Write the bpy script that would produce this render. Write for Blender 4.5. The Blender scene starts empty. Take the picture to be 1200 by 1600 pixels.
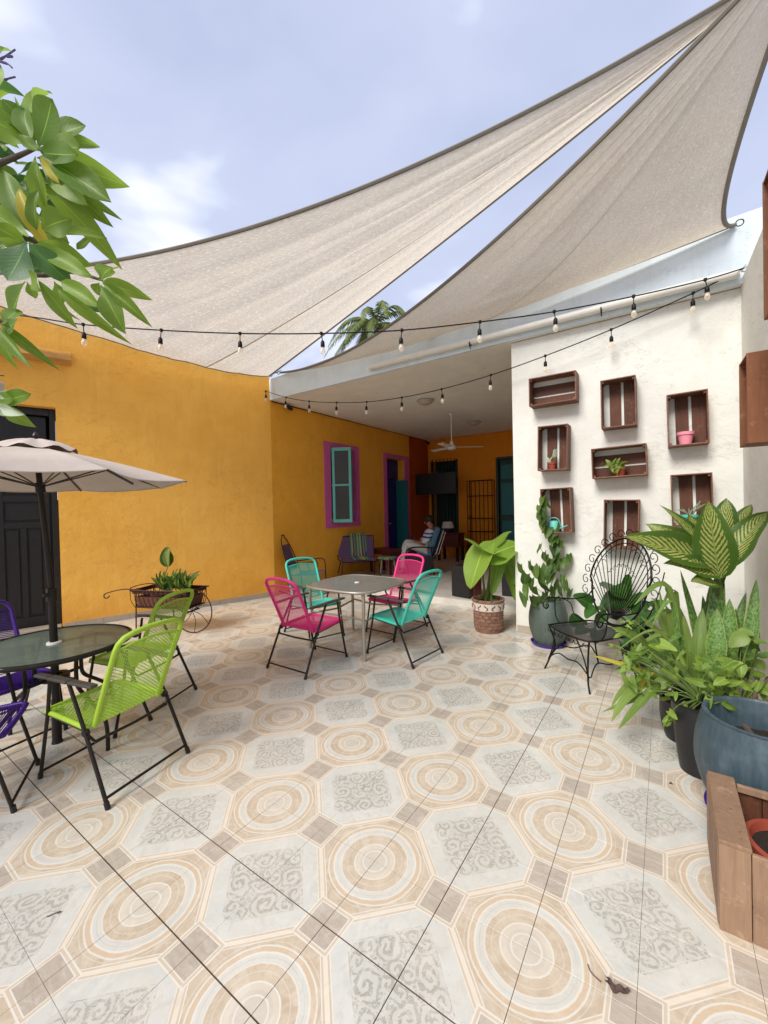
import bpy, bmesh, math, random
from mathutils import Vector, Matrix, noise as mnoise
R = math.radians
rng = random.Random(11)
sc = bpy.context.scene
col = sc.collection

# ------------------------------------------------------------------ camera
YAW, PITCH, ROLL, FPX, CAMH = R(34.38), R(-0.70), R(-1.281), 639.35, 1.6
_f = Vector((-math.sin(YAW)*math.cos(PITCH), math.cos(YAW)*math.cos(PITCH), math.sin(PITCH)))
_r = Vector((math.cos(YAW), math.sin(YAW), 0)); _u = _r.cross(_f)
_c, _s = math.cos(ROLL), math.sin(ROLL)
CR = _r*_c + _u*_s; CU = _r*(-_s) + _u*_c; CF = _f
cd = bpy.data.cameras.new('camera'); cam = bpy.data.objects.new('camera', cd); col.objects.link(cam)
cam.matrix_world = Matrix(((CR.x, CU.x, -CF.x, 0), (CR.y, CU.y, -CF.y, 0), (CR.z, CU.z, -CF.z, CAMH), (0, 0, 0, 1)))
cd.sensor_fit = 'HORIZONTAL'; cd.sensor_width = 36; cd.lens = 36*FPX/1200
cd.clip_start = 0.05; cd.clip_end = 2000
sc.camera = cam

def at(px, py, d):
    "surveyed point: photo column, row and distance along the view axis, in metres"
    return Vector((0, 0, CAMH)) + (CR*((px-600)/FPX) - CU*((py-800)/FPX) + CF)*d

# ------------------------------------------------------------------ world, sun, exposure
SUN_EL, SUN_AZ = R(43), R(188)      # azimuth of the sun measured from +Y clockwise
w = bpy.data.worlds.new('World'); sc.world = w; w.use_nodes = True
nt = w.node_tree; nt.nodes.clear()
N = nt.nodes.new; L = nt.links.new
out = N('ShaderNodeOutputWorld'); bg = N('ShaderNodeBackground'); L(bg.outputs[0], out.inputs[0])
bg.inputs['Strength'].default_value = 0.098
sky = N('ShaderNodeTexSky'); sky.sky_type = 'NISHITA'; sky.sun_disc = False
sky.sun_elevation = SUN_EL; sky.sun_rotation = SUN_AZ; sky.air_density = 1.0; sky.dust_density = 2.0
tc = N('ShaderNodeTexCoord'); mp = N('ShaderNodeMapping'); mp.inputs['Scale'].default_value = (1.0, 1.0, 2.2)
mp.inputs['Location'].default_value = (4.4, 2.9, 0.0)
L(tc.outputs['Generated'], mp.inputs[0])
n1 = N('ShaderNodeTexNoise'); n1.inputs['Scale'].default_value = 2.6; n1.inputs['Detail'].default_value = 4; n1.inputs['Roughness'].default_value = 0.44
n1.inputs['Distortion'].default_value = 0.3
L(mp.outputs[0], n1.inputs['Vector'])
cr = N('ShaderNodeValToRGB')
e = cr.color_ramp.elements
e[0].position = 0.30; e[0].color = (4.3, 4.8, 6.6, 1)
e[1].position = 0.74; e[1].color = (10.5, 10.6, 11.0, 1)
m_ = cr.color_ramp.elements.new(0.56); m_.color = (5.1, 5.6, 7.3, 1)
sz = N('ShaderNodeSeparateXYZ'); L(tc.outputs['Generated'], sz.inputs[0])
mr = N('ShaderNodeMapRange'); mr.inputs[1].default_value = 0.15; mr.inputs[2].default_value = 0.72; mr.inputs[3].default_value = 0.13; mr.inputs[4].default_value = -0.05
L(sz.outputs[2], mr.inputs[0])
ad = N('ShaderNodeMath'); L(n1.outputs['Fac'], ad.inputs[0]); L(mr.outputs[0], ad.inputs[1]); L(ad.outputs[0], cr.inputs[0])
mx = N('ShaderNodeMixRGB'); mx.inputs[0].default_value = 0.86
L(sky.outputs[0], mx.inputs[1]); L(cr.outputs[0], mx.inputs[2]); L(mx.outputs[0], bg.inputs['Color'])
sd = bpy.data.lights.new('sun', 'SUN'); sun = bpy.data.objects.new('sun', sd); col.objects.link(sun)
sd.energy = 2.9; sd.angle = R(24); sd.color = (1.0, 0.965, 0.9)
sdir = Vector((math.sin(SUN_AZ)*math.cos(SUN_EL), math.cos(SUN_AZ)*math.cos(SUN_EL), math.sin(SUN_EL)))
sun.rotation_euler = sdir.to_track_quat('Z', 'Y').to_euler()
sc.view_settings.view_transform = 'Standard'; sc.view_settings.look = 'None'
sc.view_settings.gamma = 1; sc.view_settings.use_curve_mapping = False
sc.view_settings.exposure = 0.52
sc.cycles.max_bounces = 10; sc.cycles.diffuse_bounces = 7; sc.cycles.transparent_max_bounces = 12

# ------------------------------------------------------------------ mesh helpers
class MB:
    def __init__(s): s.v = []; s.f = []; s.uv = []
    def add(s, vs, fs):
        o = len(s.v); s.v += [Vector(p) for p in vs]; s.f += [tuple(i+o for i in f) for f in fs]; return s
    def box(s, c, d, rz=0, M=None):
        x, y, z = d[0]/2, d[1]/2, d[2]/2
        M = M or Matrix.Rotation(rz, 3, 'Z')
        vs = [Vector(c) + M @ Vector((a*x, b*y, g*z)) for a in (-1, 1) for b in (-1, 1) for g in (-1, 1)]
        return s.add(vs, [(0, 1, 3, 2), (4, 6, 7, 5), (0, 4, 5, 1), (2, 3, 7, 6), (0, 2, 6, 4), (1, 5, 7, 3)])
    def bar(s, a, b, wd, th, up=(0, 0, 1)):
        a, b = Vector(a), Vector(b); y = (b-a); l = y.length; y = y/l
        x = y.cross(Vector(up)); x = x.normalized() if x.length > 1e-4 else Vector((1, 0, 0)); z = x.cross(y)
        return s.box((a+b)/2, (wd, l, th), M=Matrix((x, y, z)).transposed())
    def tube(s, pts, r, n=8, closed=False, cap=True):
        pts = [Vector(p) for p in pts]; m = len(pts)
        rs = r if isinstance(r, (list, tuple)) else [r]*m
        prev = None; o = len(s.v)
        for i, p in enumerate(pts):
            if closed: t = pts[(i+1) % m]-pts[i-1]
            else: t = pts[min(i+1, m-1)]-pts[max(i-1, 0)]
            t = t.normalized() if t.length > 1e-9 else Vector((0, 0, 1))
            if prev is None:
                a = Vector((0, 0, 1)) if abs(t.z) < .9 else Vector((1, 0, 0)); x = t.cross(a).normalized()
            else:
                x = prev - t*prev.dot(t); x = x.normalized() if x.length > 1e-6 else t.orthogonal().normalized()
            prev = x; y = t.cross(x)
            for k in range(n):
                g = 2*math.pi*k/n
                s.v.append(p + (x*math.cos(g) + y*math.sin(g))*rs[i])
        for i in range(m if closed else m-1):
            j = (i+1) % m
            for k in range(n):
                q = (k+1) % n
                s.f.append((o+i*n+k, o+i*n+q, o+j*n+q, o+j*n+k))
        if cap and not closed:
            s.f.append(tuple(o+k for k in reversed(range(n)))); s.f.append(tuple(o+(m-1)*n+k for k in range(n)))
        return s
    def lathe(s, prof, c=(0, 0, 0), n=32, M=None, flute=0, nf=0):
        o = len(s.v); c = Vector(c)
        for (r, z) in prof:
            for k in range(n):
                g = 2*math.pi*k/n; rr = r*(1+flute*math.cos(nf*g)) if r > 1e-5 else 0
                p = Vector((rr*math.cos(g), rr*math.sin(g), z))
                s.v.append(c + (M @ p if M else p))
        for i in range(len(prof)-1):
            for k in range(n):
                q = (k+1) % n; s.f.append((o+i*n+k, o+i*n+q, o+(i+1)*n+q, o+(i+1)*n+k))
        return s
    def grid(s, P, nu, nv):
        o = len(s.v)
        for i in range(nu+1):
            for j in range(nv+1):
                s.v.append(Vector(P(i/nu, j/nv))); s.uv.append((i/nu, j/nv))
        for i in range(nu):
            for j in range(nv):
                a = o+i*(nv+1)+j; s.f.append((a, a+nv+1, a+nv+2, a+1))
        return s
    def mesh(s, name, smooth=False, off=None):
        me = bpy.data.meshes.new(name)
        vs = [v-off for v in s.v] if off else s.v
        me.from_pydata([tuple(v) for v in vs], [], s.f)
        if s.uv and len(s.uv) == len(s.v):
            ul = me.uv_layers.new(name='uv')
            for lp in me.loops: ul.data[lp.index].uv = s.uv[lp.vertex_index]
        if smooth:
            me.polygons.foreach_set('use_smooth', [True]*len(me.polygons))
        me.update(); return me

def root_of(o):
    while o.parent: o = o.parent
    return o
def put(name, mb, mat, parent=None, smooth=False, world=False, bevel=0, label=None):
    off = root_of(parent).location.copy() if (parent and world) else None
    me = mb.mesh(name, smooth, off) if isinstance(mb, MB) else mb
    o = bpy.data.objects.new(name, me); col.objects.link(o)
    if mat and not me.materials: me.materials.append(mat)
    if parent: o.parent = parent
    if bevel:
        b = o.modifiers.new('bevel', 'BEVEL'); b.width = bevel; b.segments = 2; b.limit_method = 'ANGLE'; b.angle_limit = R(40)
    if smooth and isinstance(mb, MB):
        try: me.set_sharp_from_angle(angle=R(45))
        except Exception: pass
    if label: o['label'] = label
    return o
def thing(name, label, cat, loc=(0, 0, 0), rz=0, group=None):
    o = bpy.data.objects.new(name, None); col.objects.link(o); o.empty_display_size = .1
    o.location = loc; o.rotation_euler = (0, 0, rz); o['label'] = label; o['category'] = cat
    if group: o['group'] = group
    return o
def tag(o, label, cat, group=None):
    o['label'] = label; o['category'] = cat
    if group: o['group'] = group
    return o
def kids(o): return [c for c in bpy.data.objects if c.parent == o]
def copy_tree(o, parent=None):
    cmap = {}
    for c in bpy.data.objects:
        if c.parent: cmap.setdefault(c.parent.name, []).append(c)
    def rec(a, p):
        c = a.copy(); col.objects.link(c); c.parent = p
        for ch in cmap.get(a.name, []): rec(ch, c)
        return c
    return rec(o, parent)
def structure(name, mb, mat, **k):
    o = put(name, mb, mat, **k); o['kind'] = 'structure'; return o
def arc(c, r, a0, a1, n, ax=(1, 0, 0), ay=(0, 0, 1)):
    c, ax, ay = Vector(c), Vector(ax), Vector(ay)
    return [c + ax*(r*math.cos(a0+(a1-a0)*i/n)) + ay*(r*math.sin(a0+(a1-a0)*i/n)) for i in range(n+1)]
def smoothpath(pts, k=6):
    pts = [Vector(p) for p in pts]; o = []
    for i in range(len(pts)-1):
        p0, p1, p2, p3 = pts[max(i-1, 0)], pts[i], pts[i+1], pts[min(i+2, len(pts)-1)]
        for j in range(k):
            t = j/k
            o.append(0.5*((2*p1) + (p2-p0)*t + (2*p0-5*p1+4*p2-p3)*t*t + (3*p1-p0-3*p2+p3)*t**3))
    o.append(pts[-1]); return o
def bez(a, c, b, t): return Vector(a)*(1-t)**2 + Vector(c)*(2*t*(1-t)) + Vector(b)*t*t

# ------------------------------------------------------------------ material helpers
class X:
    "a value in a node tree with arithmetic"
    def __init__(s, nt, sock): s.nt, s.k = nt, sock
    def _m(s, op, *a):
        n = s.nt.nodes.new('ShaderNodeMath'); n.operation = op
        for i, q in enumerate((s,)+a):
            if isinstance(q, X): s.nt.links.new(q.k, n.inputs[i])
            else: n.inputs[i].default_value = q
        return X(s.nt, n.outputs[0])
    def __add__(s, o): return s._m('ADD', o)
    __radd__ = __add__
    def __sub__(s, o): return s._m('SUBTRACT', o)
    def __rsub__(s, o): return (s*-1)+o
    def __mul__(s, o): return s._m('MULTIPLY', o)
    __rmul__ = __mul__
    def __truediv__(s, o): return s._m('DIVIDE', o)
    def lt(s, o): return s._m('LESS_THAN', o)
    def gt(s, o): return s._m('GREATER_THAN', o)
    def abs(s): return s._m('ABSOLUTE')
    def mod(s, o): return s._m('FLOORED_MODULO', o)
    def sin(s): return s._m('SINE')
    def mx(s, o): return s._m('MAXIMUM', o)
    def mn(s, o): return s._m('MINIMUM', o)
    def sqrt(s): return s._m('SQRT')
    def pw(s, o): return s._m('POWER', o)
    def floor(s): return s._m('FLOOR')
    def band(s, lo, hi, soft=0.006):
        "1 between lo and hi with soft edges"
        return s.step(lo, soft)*(1-s.step(hi, soft))
    def step(s, e, soft):
        n = s.nt.nodes.new('ShaderNodeMapRange'); n.inputs[1].default_value = e-soft; n.inputs[2].default_value = e+soft
        s.nt.links.new(s.k, n.inputs[0]); return X(s.nt, n.outputs[0])
def nmat(name, rough=0.6, spec=0.4):
    m = bpy.data.materials.new(name); m.use_nodes = True; nt = m.node_tree
    b = nt.nodes['Principled BSDF']; b.inputs['Roughness'].default_value = rough; b.inputs['Specular IOR Level'].default_value = spec
    return m, nt, b
def tex_noise(nt, vec, scale, detail=4, rough=.55, dist=0, color=False, dims=None):
    n = nt.nodes.new('ShaderNodeTexNoise'); n.inputs['Scale'].default_value = scale; n.inputs['Detail'].default_value = detail
    n.inputs['Roughness'].default_value = rough; n.inputs['Distortion'].default_value = dist
    if vec is not None: nt.links.new(vec, n.inputs['Vector'])
    return n.outputs['Color'] if color else X(nt, n.outputs['Fac'])
def mixc(nt, fac, a, b, mode='MIX'):
    n = nt.nodes.new('ShaderNodeMixRGB'); n.blend_type = mode
    for i, q in enumerate((fac, a, b)):
        if isinstance(q, X): nt.links.new(q.k, n.inputs[i])
        elif isinstance(q, bpy.types.NodeSocket): nt.links.new(q, n.inputs[i])
        elif i == 0: n.inputs[0].default_value = q
        else: n.inputs[i].default_value = (*q[:3], 1)
    return n.outputs[0]
def geo(nt): return nt.nodes.new('ShaderNodeNewGeometry').outputs['Position']
def objco(nt): return nt.nodes.new('ShaderNodeTexCoord').outputs['Object']
def scaled(nt, vec, s, rot=(0, 0, 0)):
    n = nt.nodes.new('ShaderNodeMapping'); n.inputs['Scale'].default_value = s; n.inputs['Rotation'].default_value = rot
    nt.links.new(vec, n.inputs[0]); return n.outputs[0]
def xyz(nt, vec):
    n = nt.nodes.new('ShaderNodeSeparateXYZ'); nt.links.new(vec, n.inputs[0]); return [X(nt, n.outputs[i]) for i in range(3)]
def bump(nt, b, h, strength=.3, dist=.01):
    n = nt.nodes.new('ShaderNodeBump'); n.inputs['Strength'].default_value = strength; n.inputs['Distance'].default_value = dist
    nt.links.new(h.k, n.inputs['Height']); nt.links.new(n.outputs[0], b.inputs['Normal'])
def plain(name, c, rough=.5, var=.12, scale=12, metal=0, bmp=0, spec=.4, trans=0):
    m, nt, b = nmat(name, rough, spec); v = objco(nt)
    f = tex_noise(nt, v, scale, 5)
    c2 = tuple(x*(1-var*2) for x in c); c3 = tuple(min(1, x*(1+var)) for x in c)
    nt.links.new(mixc(nt, f, c2, c3), b.inputs['Base Color']); b.inputs['Metallic'].default_value = metal
    rr = f*0.25 + (rough-.12); nt.links.new(rr.k, b.inputs['Roughness'])
    if bmp: bump(nt, b, tex_noise(nt, v, scale*3, 4), bmp, .004)
    return m
def stucco(name, c, c2, stain=None, bmp=.35, rough=.85, crack=True):
    m, nt, b = nmat(name, rough, .2); v = geo(nt)
    big = tex_noise(nt, v, .7, 5, .6); mid = tex_noise(nt, v, 3.1, 6, .6, .4); fine = tex_noise(nt, v, 45, 3, .6)
    cc = mixc(nt, big.step(.5, .25), c, c2)
    cc = mixc(nt, mid.step(.58, .15)*.45, cc, tuple(min(1, x*1.16) for x in c))
    stk = tex_noise(nt, scaled(nt, v, (5, 5, .6)), 2.2, 5, .6)
    cc = mixc(nt, stk.step(.66, .16)*.22, cc, stain or tuple(x*.72 for x in c))
    spk = tex_noise(nt, v, 26, 2, .5); cc = mixc(nt, spk.step(.78, .01)*.5, cc, tuple(x*.45 for x in c))
    h = mid*1.0 + tex_noise(nt, v, 9, 5, .65, .8)*.5 + fine*.05
    if crack:
        # hairline cracks running roughly level
        wv = tex_noise(nt, scaled(nt, v, (1, 1, 2.2)), 1.15, 8, .62)
        ck = (wv-.5).abs().lt(.0034)*tex_noise(nt, v, .9, 2).step(.50, .06)
        cc = mixc(nt, ck*.26, cc, tuple(x*.4 for x in c)); h = h - ck*.5
    pz = xyz(nt, v)[2]; base = (pz*-1 + tex_noise(nt, scaled(nt, v, (1.5, 1.5, .3)), 2.2, 5, .6)*.9).step(.22, .18)   # splash band of dirt along the floor
    cc = mixc(nt, base*.40, cc, stain or tuple(x*.6 for x in c))
    scr = tex_noise(nt, scaled(nt, v, (1, 1, 6)), 4.5, 6, .7, 1.5); cc = mixc(nt, scr.step(.70, .02)*.45, cc, tuple(x*.5 for x in c))
    nt.links.new(cc, b.inputs['Base Color']); bump(nt, b, h, bmp, .03)
    return m
def wood(name, c1, c2, axis=2, scale=1.0, rough=.65):
    m, nt, b = nmat(name, rough, .35); v = objco(nt)
    s = [14*scale, 14*scale, 14*scale]; s[axis] = 1.1*scale
    oi = nt.nodes.new('ShaderNodeObjectInfo')
    ad = nt.nodes.new('ShaderNodeVectorMath'); ad.operation = 'ADD'; nt.links.new(v, ad.inputs[0])
    mu = nt.nodes.new('ShaderNodeVectorMath'); mu.operation = 'SCALE'; mu.inputs[0].default_value = (7, 3, 5); nt.links.new(oi.outputs['Random'], mu.inputs['Scale']); nt.links.new(mu.outputs[0], ad.inputs[1])
    v2 = scaled(nt, ad.outputs[0], tuple(s))
    g = tex_noise(nt, v2, 2.2, 6, .6, 1.2); kn = tex_noise(nt, ad.outputs[0], 5*scale, 3, .5)
    fine = tex_noise(nt, v2, 11, 3, .6)
    cc = mixc(nt, g.step(.5, .22), c1, c2); cc = mixc(nt, kn.step(.68, .07)*.5, cc, tuple(x*.45 for x in c1))
    cc = mixc(nt, fine.step(.6, .15)*.3, cc, tuple(x*.6 for x in c1))
    wear = tex_noise(nt, ad.outputs[0], 16, 5, .7); cc = mixc(nt, wear.step(.62, .06)*.35, cc, tuple(min(1, x*2.0+.05) for x in c1)); nail = tex_noise(nt, ad.outputs[0], 48, 1, .4); cc = mixc(nt, nail.step(.80, .01)*.7, cc, (.03, .02, .015))
    tint = X(nt, oi.outputs['Random'])*.45
    cc = mixc(nt, tint, cc, tuple(x*.6 for x in c2))
    nt.links.new(cc, b.inputs['Base Color']); bump(nt, b, g+fine*.6, .35, .003)
    return m

M = {}
M['yellow'] = stucco('yellow_plaster', (.90, .49, .10), (.84, .41, .06), (.60, .25, .035))
M['yellow_in'] = stucco('shaded_yellow_plaster', (.88, .43, .05), (.82, .37, .035), (.58, .22, .02))  # same yellow paint, coloured deeper for the shade under the roof
M['orange'] = stucco('orange_plaster', (.76, .27, .02), (.70, .23, .015), None, .25)
M['redorange'] = stucco('red_orange_plaster', (.42, .075, .008), (.36, .06, .006), None, .25)
M['white'] = stucco('cream_white_plaster', (.70, .695, .645), (.655, .645, .585), (.55, .49, .38), .36)
M['parapet'] = stucco('pale_blue_plaster', (.66, .73, .77), (.60, .67, .71), (.35, .36, .34), .25)
M['ceiling'] = stucco('ceiling_plaster', (.84, .82, .77), (.80, .77, .71), None, .2)
M['ledge'] = stucco('stained_ledge_plaster', (.66, .36, .09), (.22, .18, .12), (.08, .07, .05), .5)
M['magenta'] = plain('magenta_paint', (.66, .13, .38), .6, .12, 6, bmp=.15)
M['teal_paint'] = plain('teal_paint', (.14, .55, .46), .5, .12, 8)
M['blue_paint'] = plain('blue_paint', (.02, .02, .16), .5)
M['teal_dark'] = plain('teal_door_paint', (.015, .16, .17), .5)
M['green_dark'] = plain('dark_green_paint', (.012, .05, .035), .5)
M['door_black'] = plain('black_door_paint', (.012, .010, .009), .42, .3, 20, bmp=.2)
M['iron'] = plain('black_iron', (.012, .011, .012), .45, .3, 40, .6)
M['iron_rust'] = plain('rusty_iron', (.06, .02, .012), .7, .3, 60, .3)
M['frame_brown'] = plain('dark_brown_tube', (.030, .024, .020), .38, .2, 30, .5)
M['armrest'] = plain('dark_grey_armrest', (.06, .052, .046), .55)
M['table_metal'] = plain('champagne_metal', (.42, .38, .31), .38, .08, 20, .6)
M['black'] = plain('black_plastic', (.012, .012, .014), .4)
M['room_shade'] = plain('painted_interior_shade', (.006, .006, .008), .9)  # near-black colour stands in for the unlit depth behind openings
M['white_plastic'] = plain('white_plastic', (.75, .74, .7), .4, .05)
M['pipe'] = plain('white_pipe', (.76, .74, .68), .4, .08, 6)
M['red_cab'] = plain('dark_red_wood', (.10, .012, .008), .45)
M['terracotta'] = plain('terracotta', (.42, .10, .045), .8, .12, 25, bmp=.2)
M['terra_red'] = plain('red_clay_pot', (.32, .06, .035), .6)
M['pink_pot'] = plain('pink_pot', (.80, .28, .36), .55, .08)
M['teal_pot'] = plain('teal_plastic', (.12, .50, .44), .45, .08)
M['soil'] = plain('dark_soil', (.025, .016, .010), .95, .4, 60, bmp=.8)
M['purple'] = plain('purple_plastic', (.055, .018, .24), .4, .1)
M['grout'] = plain('grout', (.11, .075, .055), .9, .3, 30)
M['ground'] = plain('concrete_ground', (.25, .24, .22), .9, .2, 4)
M['blue_cushion'] = plain('blue_cushion', (.07, .15, .24), .9, .15, 30)
M['skin'] = plain('skin', (.36, .17, .10), .6, .08)
M['hair'] = plain('black_hair', (.01, .009, .009), .6)
M['shirt'] = None
M['trousers'] = plain('light_trousers', (.60, .57, .52), .9, .1)
M['umbrella'] = plain('umbrella_cloth', (.52, .44, .38), .9, .1, 5, bmp=.1)
M['hem'] = plain('sail_hem', (.20, .18, .15), .9)
M['hem_light'] = plain('sail_seam', (.60, .54, .45), .9)
M['bark'] = plain('grey_bark', (.12, .09, .07), .9, .3, 20, bmp=.6)
M['stem'] = plain('green_stem', (.10, .15, .03), .6)
M['shade'] = plain('cream_lampshade', (.6, .55, .47), .9)
M['lamp_glass'] = plain('frosted_glass_cover', (.5, .46, .38), .4)
M['teal_cord'] = plain('teal_cord', (.055, .50, .38), .5, .12, 60)
M['pink_cord'] = plain('pink_cord', (.74, .030, .20), .5, .12, 60)
M['green_cord'] = plain('lime_green_cord', (.36, .55, .045), .5, .12, 60)
M['purple_cord'] = plain('purple_cord', (.055, .012, .22), .5, .12, 60)
M['wood_crate'] = wood('crate_wood_brown', (.25, .115, .070), (.15, .062, .036), 2, 1.4)
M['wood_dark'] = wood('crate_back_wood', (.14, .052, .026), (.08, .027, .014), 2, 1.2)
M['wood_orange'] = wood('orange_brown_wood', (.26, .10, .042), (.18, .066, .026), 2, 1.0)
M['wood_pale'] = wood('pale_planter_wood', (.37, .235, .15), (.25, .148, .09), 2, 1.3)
M['marble'] = None

def m_stripes(name, cols, freq, axis=0, rough=.9):
    m, nt, b = nmat(name, rough, .2); p = xyz(nt, objco(nt))[axis]
    t = (p*freq).mod(1.0)
    cc = cols[0]
    for i, c in enumerate(cols[1:]):
        cc = mixc(nt, t.step((i+1)/len(cols), .01), cc, c)
    nt.links.new(cc, b.inputs['Base Color']); return m
M['stripes'] = m_stripes('striped_serape', [(.05, .10, .20), (.30, .34, .04), (.04, .22, .22), (.42, .36, .06), (.10, .05, .16), (.12, .26, .10)], 5.2, 0)
M['purple_weave'] = plain('muted_purple_weave', (.14, .075, .16), .8, .2, 40)
M['shirt'] = m_stripes('grey_blue_striped_shirt', [(.50, .52, .56), (.50, .52, .56), (.03, .05, .16), (.5, .52, .56), (.05, .12, .3), (.5, .52, .56)], 4.2, 2)

# patio tile pattern, period two joints: ring octagon, scroll octagon, small stone squares at the other joints
TS, TX, TY = 0.336, -1.098, 1.468
def m_tiles():
    m, nt, b = nmat('printed_ceramic_tile', .22, .5)
    v = geo(nt); px, py, pz = xyz(nt, v)
    p = (px-TX)/TS; q = (py-TY)/TS
    a = ((p+1).mod(2.0)-1).abs(); c = ((q+1).mod(2.0)-1).abs()
    marb = tex_noise(nt, v, 5, 7, .62, 1.2); marb2 = tex_noise(nt, v, 19, 6, .65, .6); blot = tex_noise(nt, v, 9, 5, .6, .3)
    tan = mixc(nt, blot.step(.5, .22), (.56, .455, .34), (.42, .325, .23))
    tan = mixc(nt, marb2.step(.55, .1)*.6, tan, (.62, .54, .43)); tan = mixc(nt, tex_noise(nt, v, 31, 5, .7, 1.5).step(.6, .06)*.35, tan, (.40, .30, .20))
    cream = mixc(nt, marb2, (.73, .705, .64), (.62, .585, .51))
    grey = mixc(nt, marb.step(.52, .2), (.52, .535, .51), (.62, .61, .57))
    grey = mixc(nt, marb2.step(.60, .05)*.5, grey, (.43, .45, .43)); grey = mixc(nt, tex_noise(nt, v, 12, 6, .65, 2.5).step(.57, .06)*.4, grey, (.58, .52, .44))
    r = (a*a + c*c).sqrt()
    wob = (blot-.5)*.035 + (marb2-.5)*.02; r = r + wob
    # ring octagon
    ring = tan
    ring = mixc(nt, r.band(.56, .60), ring, (.56, .42, .29)); ring = mixc(nt, r.band(.605, .622), ring, cream)
    ring = mixc(nt, r.band(.45, .545), ring, grey); ring = mixc(nt, r.band(.535, .555), ring, cream)
    ring = mixc(nt, r.band(.435, .45), ring, cream)
    ring = mixc(nt, r.band(.20, .275)*.75, ring, mixc(nt, .35, cream, tan)); ring = mixc(nt, r.band(.262, .278, .004), ring, cream); ring = mixc(nt, r.lt(.20), ring, mixc(nt, .5, tan, grey))
    ring = mixc(nt, r.band(.15, .165), ring, cream); ring = mixc(nt, r.band(.655, .663, .003)*.5, ring, cream); ring = mixc(nt, r.band(.36, .368, .004)*.5, ring, cream); ring = mixc(nt, r.band(.49, .50, .004)*.5, ring, tan)
    # scroll octagon, mirrored four ways
    wq = (tex_noise(nt, v, 10, 4, .65)-.5)*.24; wr = (tex_noise(nt, v, 13, 4, .65)-.5)*.24
    a2 = 1-a+wq; c2 = 1-c+wr; s2 = (1-a)+(1-c)
    def spiral(cx, cy, k, ph, sgn):
        dx = a2-cx; dy = c2-cy; rr = (dx*dx+dy*dy).sqrt()
        at2 = nt.nodes.new('ShaderNodeMath'); at2.operation = 'ARCTAN2'; nt.links.new(dy.k, at2.inputs[0]); nt.links.new(dx.k, at2.inputs[1])
        th = X(nt, at2.outputs[0])
        return rr, (th*sgn + rr*k + ph).sin()
    warp = tex_noise(nt, v, 13, 3, .5)
    r1, s1 = spiral(.25, .21, 74, 0, 1); r2, sp2 = spiral(.45, .08, 80, 1, -1); r3, s3 = spiral(.07, .45, 80, 2, 1); r4, s4 = spiral(.06, .08, 90, 0, -1)
    pat = s1.gt(.15)*r1.lt(.17)
    pat = pat.mx(sp2.gt(.1)*r2.lt(.115)).mx(s3.gt(.1)*r3.lt(.115)).mx(s4.gt(.1)*r4.lt(.10))
    web = (tex_noise(nt, scaled(nt, v, (1, 1, 1)), 19, 2, .5, 1.8)*34).sin().gt(.1)
    anyr = r1.lt(.175).mx(r2.lt(.12)).mx(r3.lt(.12)).mx(r4.lt(.105))
    vein_ = (tex_noise(nt, v, 30, 3, .6, 1.5)*20).sin().gt(.55)
    pat = pat.mx(web*(1-anyr))*(1-vein_*.7)
    fl_zone = (s2+(blot-.5)*.05).lt(.66)*a2.lt(.60)*c2.lt(.60)
    field = mixc(nt, fl_zone*.45, grey, (.46, .45, .41))
    flo = mixc(nt, pat*fl_zone*(marb2*.7+.28), field, (.27, .25, .215))
    flo = mixc(nt, s2.band(.62, .64, .004)*.4, flo, (.6, .6, .56))
    isring = (a+c).lt(1.0)
    cc = mixc(nt, isring, flo, ring)
    d = ((a+c-1).abs())*.7071
    cc = mixc(nt, d.lt(.055), cc, cream); cc = mixc(nt, d.lt(.044), cc, (.54, .44, .335)); cc = mixc(nt, d.lt(.024), cc, mixc(nt, .5, cream, (.7, .58, .45)))
    # small squares
    q1 = (1-a).mx(c); q2 = a.mx(1-c); qs = q1.mn(q2)
    cc = mixc(nt, qs.lt(.258), cc, cream); cc = mixc(nt, qs.lt(.240), cc, (.55, .45, .345)); cc = mixc(nt, qs.lt(.213), cc, cream)
    stone = mixc(nt, tex_noise(nt, scaled(nt, v, (1, 3, 1)), 14, 7, .7, .5).step(.5, .2), (.33, .275, .225), (.46, .40, .34))
    cc = mixc(nt, qs.lt(.200), cc, stone)
    # each tile fired a little differently, dust and faint scuffs
    wn = nt.nodes.new('ShaderNodeTexWhiteNoise'); wn.noise_dimensions = '2D'
    cb = nt.nodes.new('ShaderNodeCombineXYZ'); nt.links.new(p.floor().k, cb.inputs[0]); nt.links.new(q.floor().k, cb.inputs[1]); nt.links.new(cb.outputs[0], wn.inputs[0])
    rv = X(nt, wn.outputs['Value'])
    cc = mixc(nt, rv*.14, cc, (.60, .53, .43))
    dust = tex_noise(nt, v, 1.3, 6, .65)
    cc = mixc(nt, tex_noise(nt, scaled(nt, v, (1, 1, 1), (0, 0, .6)), 3.2, 8, .72, 3.0).step(.56, .04)*.20, cc, (.72, .69, .62)); cc = mixc(nt, tex_noise(nt, v, 6.5, 8, .75, 2.0).step(.60, .05)*.22, cc, (.42, .35, .27))
    cc = mixc(nt, dust.step(.52, .25)*.24, cc, (.54, .46, .36))
    sc_ = tex_noise(nt, v, 60, 3, .6); cc = mixc(nt, sc_.step(.74, .015)*.4, cc, (.25, .2, .15))
    nt.links.new(cc, b.inputs['Base Color'])
    rg = dust.step(.5, .3)*.14 + marb2*.10 + .10; nt.links.new(rg.k, b.inputs['Roughness'])
    bump(nt, b, tex_noise(nt, v, 4, 2)*1.0 + marb2*.02, .10, .02)
    return m
M['tile'] = m_tiles()
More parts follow.
